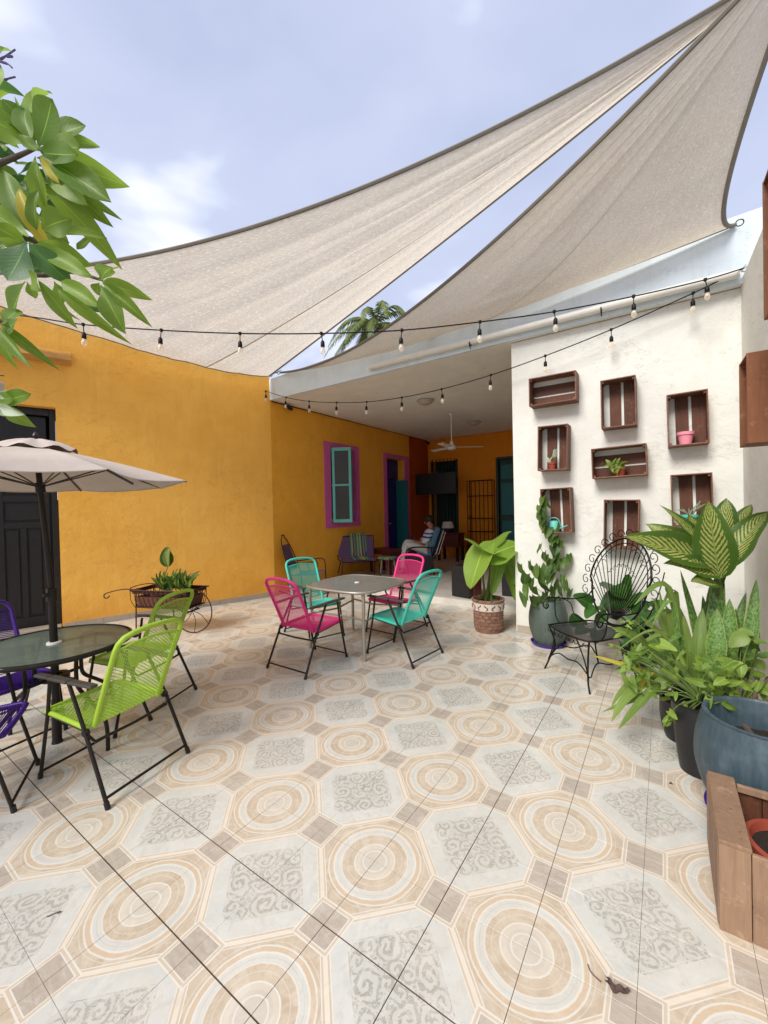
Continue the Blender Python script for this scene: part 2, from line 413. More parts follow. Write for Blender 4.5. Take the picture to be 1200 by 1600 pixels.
def m_marble():
    m, nt, b = nmat('grey_marble_floor', .18, .5); v = geo(nt)
    f = tex_noise(nt, v, 2.5, 8, .65, 2.0); cc = mixc(nt, f.step(.5, .2), (.50, .46, .40), (.66, .63, .58))
    nt.links.new(cc, b.inputs['Base Color']); return m
M['marble'] = m_marble()
M['base_tile'] = plain('beige_base_tile', (.42, .35, .27), .4, .15, 5)

def m_fabric(name, c, c2, trans=.58):
    m, nt, b = nmat(name, .9, .1); uv = nt.nodes.new('ShaderNodeTexCoord').outputs['UV']
    st = tex_noise(nt, scaled(nt, uv, (3, 34, 1)), 3.0, 6, .7, .8)
    fine = tex_noise(nt, scaled(nt, uv, (90, 130, 1)), 2, 3, .7)
    blot = tex_noise(nt, scaled(nt, uv, (5, 3, 1)), 2.0, 5, .6)
    cc = mixc(nt, st.step(.5, .25), c, c2); cc = mixc(nt, blot.step(.55, .12)*.40, cc, tuple(x*.66 for x in c))
    cc = mixc(nt, fine.step(.5, .15)*.50, cc, tuple(x*.50 for x in c)); spark = tex_noise(nt, scaled(nt, uv, (70, 75, 1)), 2, 3, .75); cc = mixc(nt, spark.step(.58, .04)*.55, cc, (.95, .90, .80))  # pale specks paint in the sparkle of light through the weave
    nt.links.new(cc, b.inputs['Base Color'])
    tr = nt.nodes.new('ShaderNodeBsdfTranslucent'); nt.links.new(cc, tr.inputs[0])
    ms = nt.nodes.new('ShaderNodeMixShader'); ms.inputs[0].default_value = trans
    nt.links.new(b.outputs[0], ms.inputs[1]); nt.links.new(tr.outputs[0], ms.inputs[2])
    tp = nt.nodes.new('ShaderNodeBsdfTransparent'); m2 = nt.nodes.new('ShaderNodeMixShader')
    hole = tex_noise(nt, scaled(nt, uv, (110, 150, 1)), 2, 3, .7).step(.60, .05)*(tex_noise(nt, scaled(nt, uv, (4, 2, 1)), 1.5, 3, .6).step(.50, .12)*.45+.06)
    nt.links.new(hole.k, m2.inputs[0]); nt.links.new(ms.outputs[0], m2.inputs[1]); nt.links.new(tp.outputs[0], m2.inputs[2])
    nt.links.new(m2.outputs[0], nt.nodes['Material Output'].inputs[0])
    bump(nt, b, st + fine*.3, .35, .01)
    return m
M['sail'] = m_fabric('sun_bleached_shade_cloth', (.84, .75, .62), (.62, .545, .44))
M['sail_b'] = m_fabric('tan_shade_cloth', (.86, .75, .59), (.66, .56, .43))

def m_glass(name, tint=(.8, .86, .84), alpha=.55, rough=.08):
    m, nt, b = nmat(name, rough, .6); b.inputs['Base Color'].default_value = (*tint, 1)
    tp = nt.nodes.new('ShaderNodeBsdfTransparent'); tp.inputs[0].default_value = (*[min(1, t*1.05) for t in tint], 1)
    ms = nt.nodes.new('ShaderNodeMixShader')
    f = tex_noise(nt, objco(nt), 3, 5, .6)*.3 + (alpha-.15); nt.links.new(f.k, ms.inputs[0])
    nt.links.new(tp.outputs[0], ms.inputs[1]); nt.links.new(b.outputs[0], ms.inputs[2])
    nt.links.new(ms.outputs[0], nt.nodes['Material Output'].inputs[0])
    bump(nt, b, tex_noise(nt, objco(nt), 90, 2), .12, .003)
    return m
M['glass_grey'] = m_glass('textured_table_glass', (.38, .37, .33), .58, .12)
M['glass_green'] = m_glass('green_table_glass', (.30, .36, .30), .42, .10)
M['pane'] = m_glass('window_pane_glass', (.05, .045, .035), .75, .35)
def m_bulb():
    m, nt, b = nmat('clear_bulb_glass', .05, .5); b.inputs['Base Color'].default_value = (1, .93, .8, 1)
    b.inputs['Transmission Weight'].default_value = .0
    tp = nt.nodes.new('ShaderNodeBsdfTransparent'); tp.inputs[0].default_value = (1, .95, .86, 1); ms = nt.nodes.new('ShaderNodeMixShader')
    lw = nt.nodes.new('ShaderNodeLayerWeight'); lw.inputs[0].default_value = .45
    f = X(nt, lw.outputs['Facing'])*.55+.22; nt.links.new(f.k, ms.inputs[0])
    nt.links.new(tp.outputs[0], ms.inputs[1]); nt.links.new(b.outputs[0], ms.inputs[2]); nt.links.new(ms.outputs[0], nt.nodes['Material Output'].inputs[0])
    return m
M['bulb'] = m_bulb()

# leaf materials: vein pattern by leaf uv, tint by object
def m_leaf(name, dark, light, kind='plain', trans=.35, rough=.48, yellow=None):
    m, nt, b = nmat(name, rough, .45)
    uv = nt.nodes.new('ShaderNodeTexCoord').outputs['UV']; u, v, _ = xyz(nt, uv)
    oi = nt.nodes.new('ShaderNodeObjectInfo'); rnd = X(nt, oi.outputs['Random'])
    s = (u-.5).abs()
    nz = tex_noise(nt, scaled(nt, uv, (3, 5, 1)), 2, 4, .6)
    cc = mixc(nt, rnd, dark, light); cc = mixc(nt, nz.step(.5, .3)*.3, cc, light)
    vein = ((v - s*.7)*62).sin().gt(.90)
    if kind == 'dieff':
        n2 = tex_noise(nt, scaled(nt, uv, (9, 14, 1)), 2, 4, .7)
        fea = (((v - s*.75)*82 + n2*5.5).sin()).gt(.0)*(s + n2*.30).lt(.44)*(s.gt(.02))
        cc = mixc(nt, fea*.9, cc, yellow or (.52, .52, .15)); cc = mixc(nt, s.lt(.018), cc, (.30, .36, .10))
    elif kind == 'snake':
        n2 = tex_noise(nt, scaled(nt, uv, (2.5, 16, 1)), 2.4, 4, .7, .8)
        cc = mixc(nt, n2.step(.50, .05)*.75, cc, tuple(x*2.3 for x in light)); cc = mixc(nt, s.gt(.44)*.35, cc, (.35, .36, .10))
    elif kind == 'sword':
        n2 = tex_noise(nt, scaled(nt, uv, (10, 1.5, 1)), 2, 3, .6); cc = mixc(nt, n2.step(.52, .1)*.5, cc, tuple(min(1, x*1.5) for x in light))
    else:
        cc = mixc(nt, vein*.12*s.gt(.02), cc, tuple(min(1, x*1.6) for x in light))
        cc = mixc(nt, s.lt(.016)*.7, cc, yellow or tuple(min(1, x*2.2) for x in light))
        n2 = tex_noise(nt, scaled(nt, uv, (2, 3, 1)), 3, 3, .6); cc = mixc(nt, n2.step(.72, .04)*.4, cc, (.28, .22, .05))
    tipn = (v + (nz-.5)*.22).step(.965, .02)*rnd.gt(.35); cc = mixc(nt, tipn*.75, cc, (.20, .12, .05))
    edg = (s + (nz-.5)*.14).step(.485, .02); cc = mixc(nt, edg*.25, cc, (.34, .30, .09))
    nt.links.new(cc, b.inputs['Base Color'])
    tr = nt.nodes.new('ShaderNodeBsdfTranslucent'); nt.links.new(mixc(nt, .5, cc, tuple(min(1, x*1.7) for x in light)), tr.inputs[0])
    ms = nt.nodes.new('ShaderNodeMixShader'); ms.inputs[0].default_value = trans
    nt.links.new(b.outputs[0], ms.inputs[1]); nt.links.new(tr.outputs[0], ms.inputs[2]); nt.links.new(ms.outputs[0], nt.nodes['Material Output'].inputs[0])
    bump(nt, b, ((v-s*.7)*62).sin()*.12 + nz, .15, .004)
    return m
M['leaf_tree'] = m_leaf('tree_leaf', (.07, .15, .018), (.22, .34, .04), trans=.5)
M['leaf_shaded'] = m_leaf('tree_leaf_shadow_side', (.04, .11, .03), (.08, .19, .04), trans=.3)  # darker copy of the tree leaf, shade put into its colour
M['leaf_pale'] = m_leaf('pale_leaf', (.35, .45, .30), (.50, .58, .42))
M['leaf_yellow'] = m_leaf('yellowed_leaf', (.36, .33, .04), (.55, .46, .06))
M['leaf_brown'] = m_leaf('dry_brown_leaf', (.16, .04, .02), (.28, .09, .04))
M['leaf_dieff'] = m_leaf('variegated_leaf', (.045, .11, .015), (.08, .16, .02), 'dieff')
M['leaf_snake'] = m_leaf('banded_snake_leaf', (.035, .085, .02), (.08, .15, .03), 'snake', .15)
M['leaf_sword'] = m_leaf('striped_sword_leaf', (.09, .16, .03), (.18, .26, .055), 'sword', .3)
M['leaf_arrow'] = m_leaf('lime_arrowhead_leaf', (.10, .19, .025), (.25, .36, .055), trans=.4)
M['leaf_heart'] = m_leaf('dark_heart_leaf', (.02, .075, .015), (.05, .14, .025), trans=.25, rough=.25)
M['leaf_taro'] = m_leaf('taro_leaf', (.14, .26, .035), (.24, .38, .05), trans=.42)
M['leaf_vine'] = m_leaf('vine_leaf', (.03, .075, .014), (.09, .16, .025))
M['frond'] = m_leaf('palm_frond', (.04, .085, .01), (.10, .16, .02), trans=.2)

# ------------------------------------------------------------------ leaf templates (unit length, base at origin, tip along +Y)
def outline(kind, t):
    if kind == 'obovate': return .5*math.sin(math.pi*t**1.35)**.8*(1 if t < .999 else 0) if t > 0 else .03
    if kind == 'lance': return .5*math.sin(math.pi*min(t, 1)**.95)**.9
    if kind == 'broad': return .5*math.sin(math.pi*t**.8)**.75
    if kind == 'heart': return .53*(max(0, 1-t)**.52)*min(1, ((t+.12)/.36))**.45
    if kind == 'arrow': return .5*(max(0, 1-t)**.75)*(1.0 if t > .12 else .75+2*t)
    if kind == 'sword': return .5*(min(1, .55+t*1.2))*(1 if t < .55 else max(0, 1-((t-.55)/.45)**1.6))
LM = {}
def leaf_mesh(kind, var, mat):
    key = (kind, var, mat)
    if key in LM: return LM[key]
    droop, fold, wave = [(.10, .16, .02), (.30, .25, .04), (-.12, .10, .03), (.55, .20, .02)][var]
    mb = MB(); nl, nw = 12, 4
    if kind == 'sword': droop *= .6; fold = .35
    def P(i, j):
        t = i; ww = outline(kind, t); x = (j-.5)*2*ww
        back = 0
        if kind in ('heart', 'arrow'): back = -.20*(abs(j-.5)*2)**1.6*max(0, 1-t*2.2)
        z = -droop*t*t + abs(x)*fold + wave*math.sin(t*9+j*3)*abs(j-.5)*2
        y = (t + back)*(1-.12*abs(droop)*t)
        return (x, y, z)
    mb.grid(P, nl, nw)
    # uv: u across, v along
    mb.uv = [(b, a) for (a, b) in mb.uv]
    me = mb.mesh('leaf', True); me.materials.append(M[mat]); LM[key] = me
    return me
def leaf(parent, mat, kind, base, tip, wid, var=None, roll=None, name='leaf', face=None, label=None):
    "leaf from base to tip; its blade faces `face` (default towards the courtyard centre and sky), then rolled"
    base, tip = Vector(base), Vector(tip); y = tip-base; ln = y.length; y = y/ln
    f = Vector(face) if face is not None else Vector((rng.uniform(-.5, .5), -.8, .75))
    z = f - y*f.dot(y); z = z.normalized() if z.length > .05 else y.orthogonal().normalized()
    x = y.cross(z)
    rl = rng.uniform(-.6, .6) if roll is None else roll
    x, z = x*math.cos(rl)+z*math.sin(rl), z*math.cos(rl)-x*math.sin(rl)
    me = leaf_mesh(kind, rng.randrange(4) if var is None else var, mat)
    o = bpy.data.objects.new(name, me); col.objects.link(o); o.parent = parent
    Lm = Matrix((x*wid, y*ln, z*ln)).transposed().to_4x4()
    Lm.translation = base - root_of(parent).location
    o.matrix_local = Lm
    if label: o['label'] = label
    return o

# ================================================================== SETTING
def wall_mesh(Lx, holes, H0, H1=None, t=.3):
    "wall in local x (along), z (up), y from 0 (front) to t (back); holes = (x0, x1, z0, z1); top goes H0 -> H1"
    H1 = H0 if H1 is None else H1
    xs = sorted({0, Lx, *[h[0] for h in holes], *[h[1] for h in holes]}); zs = sorted({0, min(H0, H1)*1.0, *[h[2] for h in holes], *[h[3] for h in holes]})
    mb = MB()
    def inh(x, z): return any(h[0] < x < h[1] and h[2] < z < h[3] for h in holes)
    top = zs[-1]
    for i in range(len(xs)-1):
        for j in range(len(zs)-1):
            x0, x1, z0, z1 = xs[i], xs[i+1], zs[j], zs[j+1]
            if inh((x0+x1)/2, (z0+z1)/2): continue
            za, zb = (z1, z1)
            if j == len(zs)-2: za = H0+(H1-H0)*x0/Lx; zb = H0+(H1-H0)*x1/Lx
            o = len(mb.v)
            mb.add([(x0, 0, z0), (x1, 0, z0), (x1, 0, zb), (x0, 0, za), (x0, t, z0), (x1, t, z0), (x1, t, zb), (x0, t, za)],
                   [(0, 1, 2, 3), (5, 4, 7, 6)])
            def out(xx, zz): return xx < 0 or xx > Lx or zz < 0 or zz > top or inh(xx, zz)
            e = 1e-3; xm, zm = (x0+x1)/2, (z0+z1)/2
            if out(x0-e, zm): mb.f.append((o, o+3, o+7, o+4))
            if out(x1+e, zm): mb.f.append((o+1, o+5, o+6, o+2))
            if out(xm, z0-e): mb.f.append((o, o+4, o+5, o+1))
            if out(xm, z1+e): mb.f.append((o+3, o+2, o+6, o+7))
    return mb

g = MB().box((0, 100, -.16), (900, 900, .1)); structure('ground', g, M['ground'])

# --- patio floor: grout bed and tiles
floor = structure('patio_floor', MB().box((-3.3, 1.45, -.055), (9.6, 9.3, .1)), M['grout'])
WIDE_Y = {-1: .0028, -2: .0022}; WIDE_X = {1: .0014}
def gap_y(j): return {-1: .0034, -2: .0034, 0: .0012}.get(j, .0006)
def gap_x(i): return {1: .0018, 2: .0011, 0: .0010}.get(i, .0006)
tm = {}
def tile_mesh(gs):
    if gs in tm: return tm[gs]
    xl, xr, yl, yr = gs; h = TS/2; c = .0003
    x0, x1, y0, y1 = -h+xl, h-xr, -h+yl, h-yr
    mb = MB().add([(x0, y0, -.006), (x1, y0, -.006), (x1, y1, -.006), (x0, y1, -.006), (x0, y0, -c), (x1, y0, -c), (x1, y1, -c), (x0, y1, -c),
                   (x0+c, y0+c, 0), (x1-c, y0+c, 0), (x1-c, y1-c, 0), (x0+c, y1-c, 0)],
                  [(8, 9, 10, 11), (4, 5, 9, 8), (5, 6, 10, 9), (6, 7, 11, 10), (7, 4, 8, 11), (0, 1, 5, 4), (1, 2, 6, 5), (2, 3, 7, 6), (3, 0, 4, 7)])
    me = mb.mesh('tile'); me.materials.append(M['tile']); tm[gs] = me; return me
def proj(P):
    d = Vector(P)-Vector((0, 0, CAMH)); z = d.dot(CF)
    return (600+FPX*d.dot(CR)/z, 800-FPX*d.dot(CU)/z, z) if z > .05 else None
cells = []
WB, WA = Vector((-5.95, 5.07)), Vector((-6.9, 2.15))
def wall_x(y): return -5.95 if y > 5.07 else -5.95 - (5.07-y)*(.95/2.92)
for i in range(-21, 7):
    for j in range(-14, 14):
        cx, cy = TX+(i+.5)*TS, TY+(j+.5)*TS
        if cy > 6.2 or cx > 1.3 or cx < wall_x(cy)-.3: continue
        if cy > 5.35 and cx > -1.2: continue
        p = proj((cx, cy, 0)); vis = 0
        if p and -60 < p[0] < 1260 and p[1] < 1700: vis = 1/p[2]**2
        cells.append((vis, i, j, cx, cy))
cells.sort(key=lambda t: -t[0])
rest = MB()
for k, (vis, i, j, cx, cy) in enumerate(cells):
    gs = (gap_x(i), gap_x(i+1), gap_y(j), gap_y(j+1))
    me = tile_mesh(gs)
    if k < 298:
        o = bpy.data.objects.new('tile', me); col.objects.link(o); o.parent = floor
        o.location = (cx, cy, rng.uniform(-.0004, .0004)); o.rotation_euler = (rng.gauss(0, .0012), rng.gauss(0, .0012), rng.gauss(0, .0006))
    else:
        rest.add([v.co + Vector((cx, cy, 0)) for v in me.vertices], [tuple(f.vertices) for f in me.polygons])
o = put('tile_field', rest, M['tile'], floor); o['kind'] = 'stuff'

# --- raised marble floor of the covered room
rf = structure('room_floor', MB().box((-2.675, 8.62, .035), (6.55, 5.1, .07)), M['grout'])
mt = MB().box((0, 0, 0), (.596, .596, .03)).mesh('marble_tile'); mt.materials.append(M['marble'])
for i in range(11):
    for j in range(9):
        x, y = -5.64+i*.6, 6.37+j*.6
        if x > -1.2 and j > 2: continue
        o = bpy.data.objects.new('marble_tile', mt); col.objects.link(o); o.parent = rf; o.location = (x, y, .085)
put('step_edge', MB().box((-3.75, 6.045, .045), (4.4, .03, .106)), M['marble'], rf)

# --- left yellow wall (slightly splayed), with the door recess
dxy = (WA-WB); wl_ang = math.atan2(dxy.y, dxy.x)
DX = 3.09
lw_ = put('plaster_wall', wall_mesh(8.2, [(DX, DX+1.36, 0, 3.07)], 4.03, 4.85, .34), M['yellow'])
# local +y must point away from the courtyard: mirror by building along B->A with y to the outside
lw_.location = (WB.x, WB.y, 0); lw_.rotation_euler = (0, 0, wl_ang); lw_.scale = (1, -1, 1)
me = lw_.data
for v in me.vertices: v.co.y = -v.co.y
lw_.scale = (1, 1, 1)
me.flip_normals()
tag(lw_, 'bright yellow plaster wall with the black door, under the big sail', 'wall')
# find which side is outside
def LW(s, y, z):  # courtyard side is +y here
    d = dxy.normalized(); n = Vector((-d.y, d.x))
    if n.x < 0: n = -n
    p = WB + d*s + n*y; return Vector((p.x, p.y, z))
_d = dxy.normalized(); _n = Vector((-_d.y, _d.x))
if _n.x < 0: _n = -_n
# vertices were flipped to -y; outside must be opposite of _n
_loc = Matrix.Rotation(wl_ang, 2) @ Vector((0, 1))
if (_loc.x*_n.x + _loc.y*_n.y) < 0:
    for v in me.vertices: v.co.y = -v.co.y
    me.flip_normals()
IW = lambda P: Matrix.Translation((-WB.x, -WB.y, 0)) @ Vector(P)
def lwpart(name, mb, mat, **k):
    Mi = lw_.matrix_basis.inverted() if False else (Matrix.Translation((WB.x, WB.y, 0)) @ Matrix.Rotation(wl_ang, 4, 'Z')).inverted()
    mb.v = [Mi @ v for v in mb.v]; return put(name, mb, mat, lw_, **k)
lm = MB()
for s0, s1, z0, dd in ((2.90, 4.95, 3.67, .26),):
    vs = []
    for s in (s0, s1): vs += [LW(s, -.01, z0), LW(s, dd, z0+.01), LW(s, dd-.03, z0+.05), LW(s, -.01, z0+.20)]
    lm.add(vs, [(0, 1, 2, 3), (7, 6, 5, 4), (0, 4, 5, 1), (1, 5, 6, 2), (2, 6, 7, 3), (3, 7, 4, 0)])
lwpart('ledge', lm, M['ledge'], label='stained projecting plaster ledge above the door')
k = 0; s = .02
while s < 3.0:
    q = MB(); l = .325
    a, b = s, min(s+l-.004, 3.06)
    q.add([LW(a, 0, .001), LW(b, 0, .001), LW(b, .014, .001), LW(a, .014, .001), LW(a, 0, .085), LW(b, 0, .085), LW(b, .012, .085), LW(a, .012, .085)],
          [(0, 1, 5, 4), (1, 2, 6, 5), (2, 3, 7, 6), (3, 0, 4, 7), (4, 5, 6, 7)])
    lwpart('baseboard_tile', q, M['base_tile']); s += l
# threshold
lwpart('threshold', MB().add([LW(DX+.01, -.33, 0), LW(DX+1.35, -.33, 0), LW(DX+1.35, .05, 0), LW(DX+.01, .05, 0), LW(DX+.01, -.33, .06), LW(DX+1.35, -.33, .06), LW(DX+1.35, .05, .055), LW(DX+.01, .05, .055)],
       [(0, 1, 5, 4), (1, 2, 6, 5), (2, 3, 7, 6), (3, 0, 4, 7), (4, 5, 6, 7)]), M['base_tile'])

# black double door
bd = thing('panelled_door', 'tall black double door with raised panels, half hidden by the patio umbrella', 'door', LW(DX+.68, -.22, .06))
bd.rotation_euler = (0, 0, 0)
def dbox(mb, s0, s1, y0, y1, z0, z1):
    return mb.add([LW(s0, y0, z0), LW(s1, y0, z0), LW(s1, y1, z0), LW(s0, y1, z0), LW(s0, y0, z1), LW(s1, y0, z1), LW(s1, y1, z1), LW(s0, y1, z1)],
                  [(0, 3, 2, 1), (0, 1, 5, 4), (1, 2, 6, 5), (2, 3, 7, 6), (3, 0, 4, 7), (4, 5, 6, 7)])
fr = MB(); dbox(fr, DX+.005, DX+.075, -.25, -.13, .062, 3.06); dbox(fr, DX+1.285, DX+1.355, -.25, -.13, .062, 3.06); dbox(fr, DX+.077, DX+1.283, -.25, -.13, 2.97, 3.06)
put('frame', fr, M['door_black'], bd, world=True, bevel=.004)
dbox(tr := MB(), DX+.079, DX+1.281, -.24, -.14, 2.30, 2.37); put('transom', tr, M['door_black'], bd, world=True, bevel=.004)
for a in (DX+.08, DX+.682):
    b = a+.598
    lf = put('door_leaf', dbox(MB(), a, b, -.235, -.20, .065, 2.295), M['door_black'], bd, world=True)
    put('transom_panel', dbox(MB(), a+.03, b-.03, -.235, -.205, 2.375, 2.965), M['door_black'], bd, world=True, bevel=.01)
    for (u0, u1, z0, z1) in ((.02, .10, .07, 2.29), (.498, .578, .07, 2.29), (.27, .33, .20, 1.42), (.10, .498, .07, .20), (.10, .498, 1.42, 1.50), (.10, .498, 1.78, 1.86), (.10, .498, 2.18, 2.29)):
        put('rail', dbox(MB(), a+u0, a+u1, -.2, -.172, z0, z1), M['door_black'], lf, world=True, bevel=.004)
    for (u0, u1, z0, z1) in ((.12, .25, .23, 1.39), (.35, .48, .23, 1.39), (.12, .48, 1.53, 1.75), (.12, .48, 1.89, 2.15)):
        pm = MB(); dbox(pm, a+u0, a+u1, -.2, -.182, z0, z1); put('raised_panel', pm, M['door_black'], lf, world=True, bevel=.012)
put('leak_blocker', dbox(MB(), DX-.05, DX+1.4, -.37, -.35, 0, 3.1), M['room_shade'], bd, world=True)  # unseen dark panel added to stop sky leaking past the door
put('handle', MB().lathe([(0, 0), (.02, .002), (.022, .02), (.012, .04), (0, .045)], LW(DX+.65, -.17, 1.1), 12), M['iron'], bd, world=True, smooth=True)
put('white_trim_strip', dbox(MB(), DX+.003, DX+.012, -.12, -.10, 1.8, 2.9), M['white_plastic'], bd, world=True)

# --- side wall of the covered room
SX = -5.95
sw = put('plaster_wall', MB(), None); bpy.data.objects.remove(sw)
mb = wall_mesh(4.95, [(1.60, 2.50, 1.27, 2.93), (3.78, 4.66, .1, 2.90)], 3.6, 3.6, .3)
sw = put('plaster_wall', mb, M['yellow_in']); sw.location = (SX, 5.07, 0); sw.rotation_euler = (0, 0, R(90))
tag(sw, 'shaded yellow side wall under the roof with magenta framed window', 'wall')
ro = put('plaster_wall', MB().box((SX-.148, 10.585, 1.8), (.3, 1.13, 3.6)), M['redorange'])
tag(ro, 'short red orange wall section beside the purple framed doorway', 'wall')
# the window
wn_ = thing('casement_window', 'magenta framed window with one teal casement swung open', 'window', (SX, 7.07, 1.2))
def ybox(mb, x0, x1, y0, y1, z0, z1): return mb.box(((x0+x1)/2, (y0+y1)/2, (z0+z1)/2), (x1-x0, y1-y0, z1-z0))
sf = MB(); ybox(sf, SX, SX+.02, 6.47, 6.67, 1.17, 3.03); ybox(sf, SX, SX+.02, 7.57, 7.68, 1.17, 3.03); ybox(sf, SX, SX+.02, 6.67, 7.57, 2.93, 3.03); ybox(sf, SX, SX+.02, 6.67, 7.57, 1.17, 1.27)
put('surround', sf, M['magenta'], wn_, world=True)
rv = MB(); ybox(rv, SX-.27, SX, 7.555, 7.572, 1.272, 2.928); ybox(rv, SX-.27, SX, 6.668, 6.685, 1.272, 2.928); ybox(rv, SX-.27, SX, 6.685, 7.555, 1.272, 1.287); ybox(rv, SX-.27, SX, 6.685, 7.555, 2.913, 2.928)
put('reveal', rv, M['magenta'], wn_, world=True)
def casement(parent, p0, p1, z0, z1, mat, fw=.055, th=.035):
    p0, p1 = Vector(p0), Vector(p1); d = (p1-p0).normalized(); n = Vector((-d.y, d.x)); l = (p1-p0).length
    def bx(a, b, za, zb, t0, t1):
        mb = MB(); vs = []
        for z in (za, zb):
            for (u, tt) in ((a, t0), (b, t0), (b, t1), (a, t1)):
                q = p0+d*u+n*tt; vs.append((q.x, q.y, z))
        return mb.add(vs, [(0, 3, 2, 1), (4, 5, 6, 7), (0, 1, 5, 4), (1, 2, 6, 5), (2, 3, 7, 6), (3, 0, 4, 7)])
    zm = z0+(z1-z0)*.50
    c = MB()
    for (a, b, za, zb) in ((0, fw, z0, z1), (l-fw, l, z0, z1), (fw, l-fw, z0, z0+fw*1.3), (fw, l-fw, z1-fw*1.3, z1), (fw, l-fw, zm-.02, zm+.02)):
        q = bx(a, b, za, zb, -th/2, th/2); c.add(q.v, q.f)
    f = put('casement', c, mat, parent, world=True, bevel=.003)
    put('pane', bx(fw, l-fw, z0+fw, zm-.02, -.003, .003), M['pane'], f, world=True)
    put('pane', bx(fw, l-fw, zm+.02, z1-fw, -.003, .003), M['pane'], f, world=True)
    return f
casement(wn_, (SX+.03, 6.70), (SX+.37, 6.935), 1.285, 2.91, M['teal_paint'])
casement(wn_, (SX-.12, 7.545), (SX-.12, 7.12), 1.29, 2.91, M['teal_paint'])
casement(wn_, (SX-.12, 7.11), (SX-.12, 6.69), 1.29, 2.91, M['teal_paint'])
for i in range(5): put('bar', MB().tube([(SX-.2, 6.8+i*.16, 1.29), (SX-.2, 6.8+i*.16, 2.91)], .007, 6), M['iron'], wn_, world=True)
put('curtain_or_dark_sheet', MB().box((SX-.29, 7.12, 2.1), (.01, .9, 1.66)), M['room_shade'], wn_, world=True)  # plain dark sheet painting the shade of the recess, no cloth hangs here
# the doorway
dw = thing('doorway', 'purple framed doorway with blue and teal door leaves', 'door', (SX, 9.3, .1))
sf = MB(); ybox(sf, SX, SX+.02, 8.70, 8.85, .1, 3.0); ybox(sf, SX, SX+.02, 9.73, 9.98, .1, 3.0); ybox(sf, SX, SX+.02, 8.85, 9.73, 2.90, 3.0)
put('surround', sf, M['magenta'], dw, world=True)
ybox(lf := MB(), SX-.26, SX-.22, 8.86, 9.29, .1, 2.35); put('door_leaf', lf, M['blue_paint'], dw, world=True, bevel=.004)
ybox(lf := MB(), SX-.20, SX+.16, 9.60, 9.64, .1, 2.32); put('door_leaf', lf, M['teal_dark'], dw, world=True, bevel=.004, label='teal door leaf standing open')
ybox(lf := MB(), SX-.26, SX-.22, 9.30, 9.73, .1, 2.35); put('door_leaf', lf, M['blue_paint'], dw, world=True, bevel=.004)
ybox(lf := MB(), SX-.25, SX-.20, 8.855, 9.725, 2.37, 2.89); put('transom_panel', lf, M['blue_paint'], dw, world=True, bevel=.01)
ybox(bkp := MB(), SX-.299, SX-.27, 8.7, 9.9, .05, 3.05); put('leak_blocker', bkp, M['room_shade'], dw, world=True)  # dark panel added behind the leaves to block leaking light
put('handle', MB().tube([(SX-.2, 9.25, 1.15), (SX-.16, 9.25, 1.15), (SX-.16, 9.17, 1.15)], .01, 8), M['white_plastic'], dw, world=True)

# --- back wall of the room
BY = 11.15
bw = put('plaster_wall', wall_mesh(6.6, [(.16, .93, .78, 2.93), (2.16, 3.2, .1, 2.90)], 3.6, 3.6, .3), M['orange']); bw.location = (SX, BY, 0)
tag(bw, 'dark orange wall at the far end of the covered room', 'wall')
cw = thing('barred_window', 'tall dark green window with iron bars behind the television', 'window', (-5.4, BY, .78))
put('curtain_or_dark_sheet', MB().grid(lambda a, b: (-5.79+a*.77, BY+.2+.02*math.sin(a*60), .78+b*2.15), 60, 1), M['green_dark'], cw, world=True, smooth=True)
fr = MB(); fr.box((-5.82, BY-.01, 1.86), (.05, .05, 2.2)); fr.box((-5.0, BY-.01, 1.86), (.05, .05, 2.2)); fr.box((-5.41, BY-.01, .76), (.77, .05, .05))
put('frame', fr, M['green_dark'], cw, world=True)
for i in range(7): put('bar', MB().tube([(-5.77+i*.12, BY-.04, .8), (-5.77+i*.12, BY-.04, 3.0)], .009, 6), M['iron'], cw, world=True)
put('bar', MB().tube([(-5.84, BY-.04, 2.9), (-4.98, BY-.04, 2.9)], .010, 6), M['iron'], cw, world=True)
put('leak_blocker', MB().box((-5.4, BY+.32, 1.9), (1.0, .02, 2.4)), M['room_shade'], cw, world=True)  # added dark panel closing the window opening against outside light
gd = thing('green_door', 'dark green door in the far orange wall, half hidden by the white wall', 'door', (-3.3, BY, .1))
put('frame', MB().box((-3.80, BY+.02, 1.5), (.06, .1, 2.8)).box((-3.25, BY+.02, 2.87), (1.0, .1, .06)), M['green_dark'], gd, world=True)
put('leak_blocker', MB().box((-3.27, BY+.33, 1.5), (1.3, .02, 3.0)), M['room_shade'], gd, world=True)  # added dark panel, unseen, keeps sky out of the door gaps
lf = put('door_leaf', MB().box((-3.25, BY+.12, 1.47), (1.03, .04, 2.74)), M['green_dark'], gd, world=True)
for z, h in ((.7, .9), (1.75, .9), (2.5, .4)):
    for x in (-3.55, -3.05): put('raised_panel', MB().box((x, BY+.095, z), (.36, .02, h)), M['teal_dark'], lf, world=True, bevel=.008)

# --- closing walls of the room and roof slab
pw_ = put('plaster_wall', MB().box((.86, 8.3, 1.8), (.3, 5.9, 3.6)), M['white']); tag(pw_, 'inner wall closing the covered room behind the crate wall', 'wall')
# crate wall: corner pier plus panel, one solid
cwv = MB(); ybox(cwv, -1.55, .74, 5.15, 5.34, 0, 3.603)
cwall = put('plaster_wall', cwv, M['white'], bevel=.008); tag(cwall, 'cream white wall carrying the eight wooden crates', 'wall')
ct_ = MB().box((0, 0, 0), (.325, .012, .085)).mesh('baseboard_tile'); ct_.materials.append(M['base_tile'])
for i in range(7):
    o = bpy.data.objects.new('baseboard_tile', ct_); col.objects.link(o); o.parent = cwall; o.location = (-1.37+i*.329, 5.142, .044)
